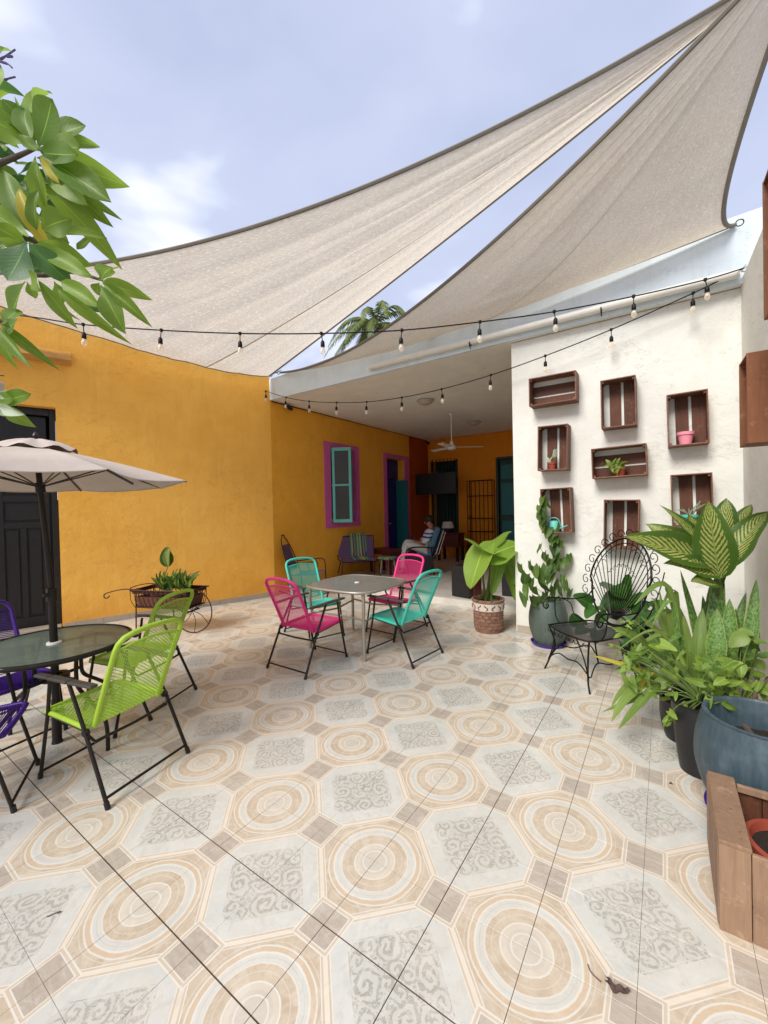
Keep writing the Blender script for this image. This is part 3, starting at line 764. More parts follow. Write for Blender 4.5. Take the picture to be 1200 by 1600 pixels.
# right wall, slightly splayed
rw = MB().add([(.62, 5.45, 0), (.80, -2.5, 0), (1.1, -2.5, 0), (.92, 5.45, 0), (.62, 5.45, 3.66), (.80, -2.5, 3.66), (1.1, -2.5, 3.66), (.92, 5.45, 3.66)],
              [(0, 1, 5, 4), (1, 2, 6, 5), (2, 3, 7, 6), (3, 0, 4, 7), (4, 5, 6, 7)])
rw_ = put('plaster_wall', rw, M['white']); tag(rw_, 'cream wall running along the right edge with two crates', 'wall')
def rwx(y): return .62+(5.45-y)*(.18/7.95)
for i in range(12):
    y = 4.95-i*.329
    q = MB().box((rwx(y)-.007, y, .05), (.012, .325, .10), R(1.3)); put('baseboard_tile', q, M['base_tile'], rw_)
# roof
roof = thing('flat_roof', 'pale blue flat roof with parapet above the covered room', 'roof', (-2.5, 8, 3.6))
put('slab', MB().box((-2.0, 8.25, 3.72), (8.0, 6.3, .22)), M['ceiling'], roof, world=True)
pv = MB().add([(-5.95, 5.06, 3.605), (2.2, 5.06, 3.605), (2.2, 5.06, 4.30), (-5.95, 5.06, 3.985), (-5.95, 5.10, 3.605), (2.2, 5.10, 3.605), (2.2, 5.2, 4.30), (-5.95, 5.2, 3.985)],
              [(0, 1, 2, 3), (5, 4, 7, 6), (3, 2, 6, 7), (0, 4, 5, 1), (1, 5, 6, 2), (0, 3, 7, 4)])
put('parapet', pv, M['parapet'], roof, world=True)
# drain pipe
dp = thing('drain_pipe', 'white drain pipe running level under the roof edge', 'pipe', (-1.5, 5.0, 3.69))
put('pipe', MB().tube([(-3.62, 5.09, 3.70), (-3.62, 5.04, 3.70), (-3.58, 5.0, 3.70), (-1.5, 5.0, 3.69), (.60, 5.0, 3.68)], .042, 14), M['pipe'], dp, world=True, smooth=True)
for x in (-2.02, -.53):
    put('clip', MB().tube(arc((x, 5.0, 3.69), .047, -2.6, 1.6, 12, (0, 1, 0)), .007, 6), M['iron'], dp, world=True)
    put('clip_tail', MB().tube([(x, 4.955, 3.68), (x, 4.97, 3.62), (x, 5.0, 3.60)], .006, 6), M['iron'], dp, world=True)
jb = thing('junction_box', 'small grey electrical box on the roof edge', 'junction box', (-2.59, 5.02, 3.93))
put('box', MB().box((-2.63, 5.035, 3.97), (.06, .04, .10)), M['table_metal'], jb, world=True, bevel=.005)
put('box', MB().box((-2.56, 5.035, 3.97), (.06, .04, .09)), M['table_metal'], jb, world=True, bevel=.005)
put('cable', MB().tube([(-2.64, 5.03, 3.92), (-2.645, 5.04, 3.85), (-2.64, 5.05, 3.80)], .004, 5), M['white_plastic'], jb, world=True)

# ================================================================== SHADE SAILS
def sail(name, label, A, B, C, cAC, cBC, cAB, mat, belly, folds, patch=None):
    "triangle A, B (base) and C (peak); edges are curves; the surface is ruled between them and sags"
    A, B, C = Vector(A), Vector(B), Vector(C)
    t = thing(name, label, 'shade sail', (A+B+C)/3)
    def P(u, v):
        e1 = bez(A, cAC, C, u); e2 = bez(B, cBC, C, u)
        p = e1*(1-v)+e2*v
        lin = A*(1-v)+B*v; p = p + (bez(A, cAB, B, v)-lin)*(1-u)**2
        k = 4*v*(1-v)*math.sin(math.pi*min(1, u*1.02))**.7
        p = p + Vector((0, 0, -belly))*k
        # long soft creases that run with the pull of the cloth
        fo = sum(a*math.sin(f*v*6.283+ph+2.0*u)*(.25+u*.75)*(1-u)**.35 for a, f, ph in folds)
        return p + Vector((.1, -.3, 1))*fo*4*v*(1-v)
    mb = MB().grid(P, 70, 60)
    put('fabric', mb, mat, t, smooth=True, world=True)
    for vv in (.62,):
        put('seam', MB().grid(lambda a, b: P(a*.985, vv+(b-.5)*.006)-Vector((0, 0, .003)), 70, 1), M['hem_light'], t, world=True, smooth=True)
    for nm, f in (('hem', lambda s: P(s*.995, 0)), ('hem', lambda s: P(s*.995, 1)), ('hem', lambda s: P(0, s))):
        pts = [f(i/50) for i in range(51)]
        put(nm, MB().tube(pts, .011 if nm == 'hem' and f(0) == P(0, 0) and f(1) == P(0, 1) else .019, 6), M['hem'], t, world=True, smooth=True)
    for q, dr in ((A, (-.15, .02, .03)), (B, (.1, .06, .05)), (C, (.12, .05, .12))):
        put('corner_ring', MB().tube(arc(Vector(q)+Vector(dr)*.35, .03, 0, 2*math.pi, 12), .005, 6), M['iron'], t, world=True)
        put('rope', MB().tube([Vector(q)+Vector(dr)*.4, Vector(q)+Vector(dr)*2], .006, 6), M['hem'], t, world=True)
    for (u0, u1, v0, v1) in (patch or []):
        pm = MB().grid(lambda a, b: P(u0+(u1-u0)*a, v0+(v1-v0)*b)-Vector((0, 0, .006)), 14, 10)
        put('patch', pm, mat, t, world=True, smooth=True)
    return t
sail('shade_sail', 'large pale beige triangular sail spanning the patio from the left', (-7.2, .785, 4.411), (-5.9, 5.02, 4.03), (.78, 4.46, 5.732),
     (-3.706, 2.941, 3.956), (-1.225, 4.951, 5.377), (-6.182, 4.08, 3.802), M['sail'], .16, [(.030, 4, 0), (.018, 9, 1.3), (.011, 17, .4), (.007, 31, 1.1)])
sail('shade_sail', 'narrower tan sail on the right tied to the parapet above the crates', (-5.6, 5.02, 4.03), (.576, 5.04, 4.148), (.82, 3.686, 5.196),
     (-3.009, 4.738, 3.526), (.279, 4.814, 3.981), (-3.234, 4.79, 3.618), M['sail_b'], .08, [(.016, 4, .6), (.010, 9, .2), (.006, 19, 1), (.004, 33, 0)])

# ================================================================== STRING LIGHTS
def string_light(label, pts, bulbs, tail=()):
    t = thing('string_light', label, 'string lights', pts[0])
    path = smoothpath(pts, 8)
    put('wire', MB().tube(path, .0058, 6), M['iron'], t, world=True, smooth=True)
    for k, b in enumerate(bulbs):
        b = Vector(b); ln = .075
        tilt = Vector((rng.uniform(-.012, .012), rng.uniform(-.012, .012), 0))
        a = b + tilt - Vector((0, 0, ln))
        s = MB().tube([b, b + (a-b)*.5, a], .0045, 6)
        s.lathe([(.0, .014), (.014, .012), (.014, -.010), (.007, -.016), (0, -.016)], b, 10)
        s.lathe([(0, .014), (.010, .01), (.0185, -.006), (.0195, -.046), (.017, -.050), (0, -.050)], a, 14)
        so = put('socket', s, M['iron'], t, world=True, smooth=True)
        put('bulb', MB().lathe([(.013, 0), (.0155, -.012), (.0215, -.028), (.023, -.042), (.019, -.058), (.009, -.067), (0, -.069)], a-Vector((0, 0, .048)), 16), M['bulb'], so, world=True, smooth=True)
        put('filament', MB().tube([a-Vector((-.004, 0, .055)), a-Vector((0, 0, .095)), a-Vector((.004, 0, .055))], .0016, 5).lathe([(0, .0), (.006, -.004), (.004, -.03), (0, -.03)], a-Vector((0, 0, .050)), 8), M['shade'], so, world=True)
    return t
q1 = [at(x, y, d) for x, y, d in ((-330, 452, 4.5), (-110, 478, 4.0), (40, 494, 3.78), (130, 507, 3.75), (252, 516, 3.75), (375, 521, 3.75), (502, 521, 3.75), (628, 516, 3.75), (750, 503, 3.75), (866, 487, 3.75), (990, 463, 3.75), (1102, 437, 3.74), (1162, 419, 3.72))]
string_light('upper string of bulbs crossing the whole patio in front of the sails', q1, q1[3:12])
def dd(px):  # distance of the lower string along its run
    t = (px-415)/(1160-415); z0, z1 = 1/7.46, 1/3.74
    return 1/(z0+(z1-z0)*t)
q2 = [at(x, y, dd(x)) for x, y in ((415, 611), (447, 621), (483, 627), (526, 629), (573, 628), (628, 621), (690, 608), (767, 586), (852, 556), (955, 515), (1083, 458), (1161, 420))]
string_light('lower string of bulbs from the yellow wall corner to the right wall', q2, q2[:11])
hk = thing('wall_hook', 'small metal hook in the right wall holding both light strings', 'hook', q2[-1])
put('hook', MB().tube([q2[-1]+Vector((.06, .0, .02)), q2[-1], q2[-1]+Vector((-.01, 0, -.02)), q2[-1]+Vector((.02, 0, -.03))], .006, 6).tube([q2[-1]+Vector((-.005, 0, 0)), q2[-1]+Vector((.02, 0, .03))], .005, 6), M['table_metal'], hk, world=True)

# ================================================================== PATIO CHAIRS
def cord_net(P, rows, segs, r, zig, nm=1):
    "rows of cord strung across the frame; neighbouring rows are knotted to each other (zig) or run straight"
    mb = MB()
    for k in range(rows):
        v = (k+.5)/rows; pts = []
        for i in range(segs+1):
            u = i/segs; s = (1 if (i+k) % 2 else -1)*zig if 0 < i < segs else 0
            pts.append(P(u, min(1, max(0, v+s/rows))))
        mb.tube(pts, r, 4, cap=False)
    return mb
def make_chair(name, label, cord, style='net', group=None):
    t = thing(name, label, 'chair', group=group)
    fm, am = M['frame_brown'], M['armrest']; r = .0105
    for s in (-1, 1):
        fx, rx = .232*s, .268*s
        put('front_leg', MB().tube([(fx, .30, .012), (fx*1.02, .20, .42), (fx*1.03, .165, .635)], r, 8), fm, t, smooth=True)
        rl = put('rear_leg', MB().tube([(rx, -.345, .012), (rx*.97, -.17, .375), (rx*.93, -.02, .635)], r*1.05, 8), fm, t, smooth=True)
        put('rubber_foot', MB().tube([(fx, .303, 0), (fx, .298, .035)], .0145, 8), M['black'], t)
        put('rubber_foot', MB().tube([(rx, -.350, 0), (rx, -.335, .035)], .0145, 8), M['black'], t)
        put('hinge', MB().lathe([(0, -.012), (.02, -.012), (.02, .012), (0, .012)], (rx*.95, -.165, .375), 10, Matrix.Rotation(R(90), 3, 'Y')), fm, t)
        a = MB()
        pts = [(.262*s, .245, .650), (.262*s, .12, .652), (.258*s, -.05, .648), (.245*s, -.235, .640)]
        for i in range(3):
            wa = [.042, .05, .046][i]; p, q = Vector(pts[i]), Vector(pts[i+1]); a.bar(p, q+Vector((0, .004, 0)) if i < 2 else q, wa, .019)
        put('armrest', a, am, t, bevel=.007)
        put('seat_rail', MB().tube([(.222*s, .25, .405), (.235*s, .05, .392), (.243*s, -.165, .375)], r*.85, 8), fm, t, smooth=True)
    put('ground_bar', MB().tube([(-.232, .292, .045), (.232, .292, .045)], .008, 8), fm, t, smooth=True)
    put('ground_bar', MB().tube([(-.268, -.328, .05), (.268, -.328, .05)], .008, 8), fm, t, smooth=True)
    put('stretcher', MB().tube([(-.258, -.19, .365), (-.23, -.205, .32), (0, -.21, .315), (.23, -.205, .32), (.258, -.19, .365)], .009, 8), fm, t, smooth=True)
    # back frame wound in cord
    def back(u, v):   # u across -1..1, v up 0..1
        y = -.165 - .205*v - .02*v*v; z = .385 + .505*v
        dip = .030*(1-u*u)*(.35+.65*math.sin(math.pi*min(1, v*1.1)))
        return Vector((u*(.205+.010*v), y-dip, z + (.025*(1-u*u))*v))
    side = lambda s: [back(s, i/10) for i in range(10)]
    loop = side(-1) + [back(-.97, .97), back(-.85, 1.02)] + [back(u, 1.035) for u in (-.6, -.2, .2, .6)] + [back(.85, 1.02), back(.97, .97)] + list(reversed(side(1)))
    put('wrapped_back_frame', MB().tube(loop, .0155, 10), cord, t, smooth=True)
    put('wrapped_cross_bar', MB().tube([back(-1, .89), back(-.5, .90), back(0, .905), back(.5, .90), back(1, .89)], .0075, 8), cord, t, smooth=True)
    if style == 'net':
        put('woven_back', cord_net(lambda u, v: back(-1+2*u, .02+.87*v), 46, 34, .0026, .50), cord, t)
    else:
        put('corded_back', cord_net(lambda u, v: back(-1+2*u, .02+.87*v), 38, 8, .0034, 0), cord, t)
    def seat(u, v):
        dip = .022*(1-u*u)*math.sin(math.pi*min(1, v*.95+.03))
        return Vector((u*(.243-.02*v), -.165+.43*v, .392+.030*v-dip-.012*max(0, v-.9)*8))
    put('wrapped_seat_frame', MB().tube([seat(-1, 0), seat(-1, .5), seat(-1, .93), seat(-.9, .99), seat(-.4, 1.0), seat(.4, 1.0), seat(.9, .99), seat(1, .93), seat(1, .5), seat(1, 0)], .0145, 10), cord, t, smooth=True)
    if style == 'net':
        put('woven_seat', cord_net(lambda u, v: seat(-1+2*u, .01+.98*v), 34, 32, .0029, .42), cord, t)
    else:
        put('corded_seat', cord_net(lambda u, v: seat(-1+2*u, .01+.98*v), 34, 8, .0036, 0), cord, t)
    return t
def face(o, x, y, deg, s=1.0):
    o.location = (x, y, 0); o.rotation_euler = (0, 0, R(deg-90)); o.scale = (s, s, s)
G4 = 'folding chairs around the square table'
c1 = make_chair('folding_chair', 'pink woven folding chair with its back to the camera, left of the square table', M['pink_cord'], group=G4); face(c1, -3.06, 3.06, 90)
c2 = copy_tree(c1); c2['label'] = 'pink woven folding chair on the far side of the square table, facing the patio'; face(c2, -2.92, 4.46, -96)
c3 = make_chair('folding_chair', 'teal woven folding chair on the right of the square table, nearest its pale leg', M['teal_cord'], group=G4); face(c3, -2.375, 3.76, 174)
c4 = copy_tree(c3); c4['label'] = 'teal woven folding chair behind the near pink one, left of the square table'; face(c4, -3.68, 3.78, -18)
G5 = 'folding chairs around the round table'
c5 = make_chair('folding_chair', 'lime green woven folding chair in the foreground with its back to the camera', M['green_cord'], group=G5); face(c5, -2.90, 1.13, 193, 1.0)
c6 = copy_tree(c5); c6['label'] = 'lime green woven folding chair beside the iron wheelbarrow, behind the nearer green chair'; face(c6, -3.70, 1.66, 203)
c7 = make_chair('folding_chair', 'purple corded folding chair at the left edge behind the round glass table', M['purple_cord'], 'straight', G5); face(c7, -3.95, .86, 10)
c8 = copy_tree(c7); c8['label'] = 'purple corded folding chair in the near left corner, mostly outside the picture'; face(c8, -3.26, .50, 62)

# ================================================================== TABLES
def squircle(cx, cy, h, n=48, e=4.2, rz=0):
    o = []
    for k in range(n):
        a = 2*math.pi*k/n; c, s = math.cos(a), math.sin(a)
        rr = h/((abs(c)**e+abs(s)**e)**(1/e)); x, y = rr*c, rr*s
        o.append((cx + x*math.cos(rz)-y*math.sin(rz), cy + x*math.sin(rz)+y*math.cos(rz)))
    return o
tb = thing('square_table', 'square glass top patio table with champagne metal legs between pink and teal chairs', 'table', (-2.98, 3.76, 0))
sq = squircle(-2.98, 3.76, .475)
put('rim', MB().tube([(x, y, .712) for x, y in sq], .015, 8, closed=True), M['table_metal'], tb, world=True, smooth=True)
gm = MB(); gm.add([(x, y, .722) for x, y in sq] + [(x, y, .716) for x, y in sq], [tuple(range(48)), tuple(reversed(range(48, 96)))] + [(i, (i+1) % 48, 48+(i+1) % 48, 48+i) for i in range(48)])
put('glass_top', gm, M['glass_grey'], tb, world=True)
put('umbrella_hole_cap', MB().lathe([(0, .0), (.03, .0), (.028, .006), (0, .007)], (-2.98, 3.76, .7225), 16), M['white_plastic'], tb, world=True, smooth=True)
for sx in (-1, 1):
    for sy in (-1, 1):
        l = smoothpath([(-2.98+sx*.38, 3.76+sy*.38, .70), (-2.98+sx*.385, 3.76+sy*.385, .55), (-2.98+sx*.365, 3.76+sy*.365, .30), (-2.98+sx*.395, 3.76+sy*.395, .0)], 5)
        put('leg', MB().tube(l, .0185, 10), M['table_metal'], tb, world=True, smooth=True)
    put('stretcher', MB().tube([(-2.98+sx*.37, 3.76-.37, .40), (-2.98+sx*.30, 3.76, .385), (-2.98+sx*.37, 3.76+.37, .40)], .011, 8), M['table_metal'], tb, world=True, smooth=True)
for sy in (-1, 1):
    put('stretcher', MB().tube([(-2.98-.37, 3.76+sy*.37, .42), (-2.98, 3.76+sy*.30, .405), (-2.98+.37, 3.76+sy*.37, .42)], .011, 8), M['table_metal'], tb, world=True, smooth=True)

RX, RY = -3.535, 1.04; TRR = .458
rt = thing('round_table', 'round green glass patio table with dark frame around the umbrella pole', 'table', (RX, RY, 0))
put('rim', MB().tube([(RX+TRR*math.cos(a*math.pi/36), RY+TRR*math.sin(a*math.pi/36), .688) for a in range(72)], .017, 8, closed=True), M['frame_brown'], rt, world=True, smooth=True)
put('glass_top', MB().lathe([(.026, .0), (TRR-.01, .0), (TRR-.01, .007), (.026, .007), (.026, 0)], (RX, RY, .690), 64), M['glass_green'], rt, world=True)
put('grommet', MB().lathe([(.026, 0), (.045, 0), (.043, .012), (.026, .014)], (RX, RY, .697), 24), M['white_plastic'], rt, world=True, smooth=True)
put('hub_ring', MB().lathe([(.045, -.015), (.085, -.015), (.085, .02), (.045, .02), (.045, -.015)], (RX, RY, .46), 24), M['frame_brown'], rt, world=True, smooth=True)
for k in range(4):
    a = R(20+90*k); d = Vector((math.cos(a), math.sin(a), 0)); o = Vector((RX, RY, 0))
    put('leg', MB().tube(smoothpath([o+d*.20+Vector((0, 0, .68)), o+d*.195+Vector((0, 0, .60)), o+d*.19+Vector((0, 0, .48)), o+d*.21+Vector((0, 0, .40)), o+d*.32+Vector((0, 0, .31)), o+d*.42+Vector((0, 0, .22)), o+d*.445+Vector((0, 0, .12)), o+d*.445+Vector((0, 0, .0))], 5), .0135, 8), M['frame_brown'], rt, world=True, smooth=True)
    dn = Vector((-d.y, d.x, 0))
    put('top_loop', MB().tube(smoothpath([o+d*.20+Vector((0, 0, .672)), o+d*.30+dn*.10+Vector((0, 0, .672)), o+d*.42+dn*.10+Vector((0, 0, .672)), o+d*.47+Vector((0, 0, .672))], 6), .009, 8), M['frame_brown'], rt, world=True, smooth=True)
    put('arm', MB().tube([o+d*.08+Vector((0, 0, .46)), o+d*.19+Vector((0, 0, .46))], .012, 8), M['frame_brown'], rt, world=True, smooth=True)

# umbrella
um = thing('patio_umbrella', 'beige patio umbrella with a dark pole standing through the round glass table', 'umbrella', (RX, RY, 0))
top = Vector((-3.70, 1.02, 2.085)); tilt0 = Vector((-3.535, 1.04, .0)); mid = Vector((-3.585, 1.05, 1.05))
put('pole', MB().tube([tilt0, Vector((-3.537, 1.04, .70)), mid], .024, 14), M['frame_brown'], um, world=True, smooth=True)
up_ = put('upper_pole', MB().tube([mid-(top-mid)*.06, top], .0185, 12), M['frame_brown'], um, world=True, smooth=True)
put('tilt_joint', MB().tube([mid-Vector((0, 0, .06)), mid+Vector((0, 0, .03))], .033, 14).box(mid+Vector((.03, -.02, 0)), (.03, .03, .06)).lathe([(0, 0), (.014, 0), (.012, .03), (0, .032)], mid+Vector((.04, -.03, -.01)), 10, Matrix.Rotation(R(90), 3, 'X')), M['black'], um, world=True, smooth=True)
put('sleeve', MB().lathe([(0, 0), (.034, .0), (.032, .01), (.029, .02), (.028, .30), (.025, .31)], (RX, RY, 0), 20), M['frame_brown'], um, world=True, smooth=True)
UC = Vector((-3.64, .91, 1.84)); NR = 8; UR = 1.04
tiltM = Matrix.Rotation(R(-1.2), 3, Vector((.825, .565, 0)))
rimp = []
for k in range(NR):
    a = R(52+45*k); rimp.append(UC + tiltM @ Vector((UR*math.cos(a), UR*math.sin(a), 0)))
apex = top + Vector((0, 0, .01))
cv = MB(); n_u, n_v = 8, 8
for k in range(NR):
    A_, B_ = rimp[k], rimp[(k+1) % NR]
    def P(u, v, A_=A_, B_=B_):
        e = A_*(1-v)+B_*v
        p = apex + (e-apex)*u
        p.z += .012*math.sin(math.pi*u) - .045*u*u*4*v*(1-v)*.6
        inw = (UC-e); inw.z = 0; p += inw*(.075*4*v*(1-v)*u*u)
        return p
    g_ = MB().grid(P, n_u, n_v); cv.add(g_.v, g_.f)
put('canopy', cv, M['umbrella'], um, world=True, smooth=False)
hemb = MB()
for k in range(NR):
    A_, B_ = rimp[k], rimp[(k+1) % NR]; pts = []
    for i in range(13):
        v = i/12; e = A_*(1-v)+B_*v; inw = (UC-e); inw.z = 0; p = e.copy(); p.z -= .045*4*v*(1-v)*.6; p += inw*(.075*4*v*(1-v)); pts.append(p)
    hemb.tube(pts, .005, 5)
put('canopy_hem', hemb, M['umbrella'], um, world=True, smooth=True)
cp = MB()
cp.grid(lambda a, b: apex + Vector((math.cos(b*2*math.pi)*.24*a, math.sin(b*2*math.pi)*.24*a, .045-.075*a*a+.014*a*math.sin(b*2*math.pi*8))), 6, 48)
put('vent_cap', cp, M['umbrella'], um, world=True, smooth=True)
put('finial', MB().lathe([(0, .10), (.012, .09), (.02, .07), (.012, .055), (.02, .05)], apex, 12), M['black'], um, world=True, smooth=True)
run = mid + (top-mid)*.72
put('runner', MB().tube([run-(top-mid)*.04, run+(top-mid)*.03], .03, 12), M['black'], um, world=True, smooth=True)
for k in range(NR):
    rb = put('rib', MB().tube([apex-Vector((0, 0, .03)), apex+(rimp[k]-apex)*.55+Vector((0, 0, .005)), rimp[k]-Vector((0, 0, .008))], .006, 6), M['frame_brown'], um, world=True)
    put('strut', MB().tube([run, apex+(rimp[k]-apex)*.5-Vector((0, 0, .01))], .005, 6), M['frame_brown'], rb, world=True)
nr = rimp[7]
put('loose_rib', MB().tube([nr+Vector((0, 0, -.005)), at(208, 756, 2.35)], .008, 6), M['frame_brown'], um, world=True, label='bare rib end poking below the canopy edge')

# ================================================================== IRON WHEELBARROW
IR = M['iron_rust']
wb = thing('wheelbarrow_planter', 'rusty iron wheelbarrow planter with one big wheel against the yellow wall', 'wheelbarrow', (-5.5, 2.9, 0))
BX = Vector((-5.12, 2.98, 0)); ax = Vector((.93, .37, 0)).normalized(); ay = Vector((-ax.y, ax.x, 0))
def W(a, b, z): return BX + ax*a + ay*b + Vector((0, 0, z))
wh = put('wheel', MB().tube([W(.29*math.cos(t_*math.pi/20), .0, .295+.285*math.sin(t_*math.pi/20)) for t_ in range(40)], .008, 6, closed=True), IR, wb, world=True, smooth=True)
put('hub', MB().tube([W(0, -.13, .295), W(0, .13, .295)], .012, 8), IR, wh, world=True)
for k in range(7):
    a = 2*math.pi*k/7+.3
    put('spoke', MB().tube(smoothpath([W(0, 0, .295), W(.14*math.cos(a+.25), 0, .295+.14*math.sin(a+.25)), W(.285*math.cos(a), 0, .295+.285*math.sin(a))], 4), .0045, 5), IR, wh, world=True)
bk = MB()
for z, e in ((.36, .0), (.585, .05)):
    bk.tube([W(-.72-e, -.17-e*.6, z), W(.06+e, -.17-e*.6, z), W(.06+e, .17+e*.6, z), W(-.72-e, .17+e*.6, z)], .008, 6, closed=True)
put('basket_rim', bk, IR, wb, world=True)
lnr = MB()
for (a0, b0, a1, b1) in ((-.74, -.19, .08, -.19), (.08, -.19, .08, .19), (.08, .19, -.74, .19), (-.74, .19, -.74, -.19)):
    lnr.bar(W(a0, b0, .565), W(a1, b1, .565), .006, .045)
put('rim_band', lnr, IR, wb, world=True)
put('liner', MB().add([W(-.69, -.15, .37), W(.03, -.15, .37), W(.03, .15, .37), W(-.69, .15, .37), W(-.72, -.17, .50), W(.06, -.17, .50), W(.06, .17, .50), W(-.72, .17, .50)], [(0, 1, 5, 4), (1, 2, 6, 5), (2, 3, 7, 6), (3, 0, 4, 7), (0, 3, 2, 1)]), M['wood_dark'], wb, world=True)
for i in range(13):
    a = -.72+i*.065
    for sgn in (-1, 1):
        put('basket_bar', MB().tube(smoothpath([W(a, sgn*.17, .36), W(a*1.03, sgn*.215, .46), W(a*1.06, sgn*.20, .585)], 3), .0045, 5), IR, wb, world=True)
for i in range(6):
    for a0, a1 in ((.06, .11), (-.72, -.77)):
        y = -.14+i*.056; put('basket_bar', MB().tube([W(a0, y, .36), W(a1, y, .585)], .0045, 5), IR, wb, world=True)
put('basket_floor', MB().add([W(-.72, -.17, .358), W(.06, -.17, .358), W(.06, .17, .358), W(-.72, .17, .358)], [(0, 1, 2, 3)]).add([W(-.72, -.17, .366), W(.06, -.17, .366), W(.06, .17, .366), W(-.72, .17, .366)], [(0, 1, 2, 3)]), IR, wb, world=True)
for sgn in (-1, 1):
    put('leg', MB().tube([W(-.72, sgn*.15, .58), W(-.73, sgn*.16, .0)], .009, 6), IR, wb, world=True)
    put('handle', MB().tube(smoothpath([W(-.55, sgn*.19, .585), W(-.85, sgn*.2, .60), W(-1.12, sgn*.21, .545), W(-1.17, sgn*.21, .50), W(-1.13, sgn*.21, .475), W(-1.08, sgn*.21, .51)], 5), .0075, 6), IR, wb, world=True, smooth=True)
    put('brace', MB().tube(smoothpath([W(-.1, sgn*.13, .36), W(-.02, sgn*.13, .30), W(.02, sgn*.12, .295)], 4), .006, 6), IR, wb, world=True)
put('front_scroll', MB().tube(smoothpath([W(.05, -.2, .585), W(.14, -.2, .60), W(.17, -.2, .585), W(.14, -.2, .565)], 5), .007, 6), IR, wb, world=True)

# ================================================================== PEACOCK IRON CHAIR
pc = thing('peacock_chair', 'black wrought iron peacock chair with fan back against the crate wall', 'chair', (-.57, 4.15, 0), R(-40))
I = M['iron']
# local frame: faces -y
SW, SD, SZ = .26, .25, .43
put('seat_rim', MB().tube(smoothpath([(-SW, -SD, SZ), (0, -SD-.05, SZ), (SW, -SD, SZ), (SW*1.02, 0, SZ), (SW*.8, SD, SZ), (-SW*.8, SD, SZ), (-SW*1.02, 0, SZ), (-SW, -SD, SZ)], 6), .008, 8), I, pc, smooth=True)
m_, nt_, b_ = nmat('iron_mesh_sheet', .5, .4); b_.inputs['Base Color'].default_value = (.015, .015, .017, 1)
tp_ = nt_.nodes.new('ShaderNodeBsdfTransparent'); ms_ = nt_.nodes.new('ShaderNodeMixShader'); ms_.inputs[0].default_value = .82
nt_.links.new(tp_.outputs[0], ms_.inputs[1]); nt_.links.new(b_.outputs[0], ms_.inputs[2]); nt_.links.new(ms_.outputs[0], nt_.nodes['Material Output'].inputs[0])
put('mesh_seat', MB().grid(lambda a, b: ((-SW+2*SW*a)*(1-.2*b), -SD+2*SD*b-.04*(1-(2*a-1)**2)*(1-b), SZ-.008-.012*math.sin(math.pi*a)*math.sin(math.pi*b)), 14, 14), m_, pc, smooth=True)
apb = MB()
for i in range(11):
    x = -SW+.03+i*(2*SW-.06)/10; apb.tube(arc((x, -SD-.045*(1-(x/SW)**2), SZ-.03), .026, math.pi, 2*math.pi, 8), .0035, 5)
put('scroll_apron', apb, I, pc)
for sx in (-1, 1):
    put('front_leg', MB().tube(smoothpath([(sx*SW, -SD, SZ), (sx*(SW-.05), -SD+.03, .26), (sx*(SW-.01), -SD-.01, .10), (sx*(SW+.03), -SD-.03, .0)], 6), .008, 6).tube(smoothpath([(sx*(SW-.12), -SD-.03, SZ), (sx*(SW-.06), -SD, .25), (sx*(SW-.0), -SD-.01, .10)], 5), .006, 6), I, pc, smooth=True)
    put('rear_leg', MB().tube(smoothpath([(sx*SW*.8, SD, SZ), (sx*SW*.75, SD-.02, .22), (sx*SW*.9, SD+.05, .0)], 6), .008, 6), I, pc, smooth=True)
    put('side_arch', MB().tube(smoothpath([(sx*SW, -SD+.01, .12), (sx*SW*.9, -SD+.10, .22), (sx*SW*.85, 0, .19), (sx*SW*.8, SD-.08, .20), (sx*SW*.85, SD, .11)], 5), .006, 6), I, pc, smooth=True)
    arm = MB().tube(smoothpath([(sx*.27, .30, .75), (sx*.31, .24, .66), (sx*.33, .08, .64), (sx*.34, -.14, .67), (sx*.345, -.22, .65), (sx*.345, -.245, .60), (sx*.34, -.215, .565), (sx*.34, -.185, .59), (sx*.34, -.20, .61)], 6), .007, 6)
    arm.tube(smoothpath([(sx*.33, -.12, .66), (sx*.31, -.13, .5), (sx*SW, -.12, SZ)], 5), .006, 6)
    arm.tube(smoothpath([(sx*.33, -.04, .655), (sx*.33, .06, .60), (sx*.30, .08, .50), (sx*.27, .15, SZ+.01)], 5), .005, 6)
    put('arm', arm, I, pc, smooth=True)
put('front_arch', MB().tube(smoothpath([(-SW, -SD, .12), (-SW*.5, -SD, .20), (0, -SD, .19), (SW*.5, -SD, .20), (SW, -SD, .12)], 5), .006, 6), I, pc, smooth=True)
lean = .24
def BK(x, z): return Vector((x, .25+(z-SZ)*lean + .22*max(0, x*x)*-1.2, z))
cz, hw, hh = .85, .34, .40
put('back_ring', MB().tube([BK(hw*math.cos(a*math.pi/24)*(1 if math.sin(a*math.pi/24) > 0 else .92), cz+hh*math.sin(a*math.pi/24)) for a in range(48)], .009, 8, closed=True).tube([BK((hw-.04)*math.cos(a*math.pi/24), cz+.0+(hh-.045)*math.sin(a*math.pi/24)) for a in range(0, 25)], .005, 6), I, pc, smooth=True)
rays = MB()
for i in range(19):
    a = R(-5+190*i/18); e = BK(hw*math.cos(a), cz+hh*math.sin(a)*1.0)
    q0 = BK(.03*math.cos(a), .50); rays.tube(smoothpath([q0, BK(hw*.62*math.cos(a), .50+(cz-.50+hh*math.sin(a))*.55), e], 5), .0042, 5)
put('fan_rays', rays, I, pc)
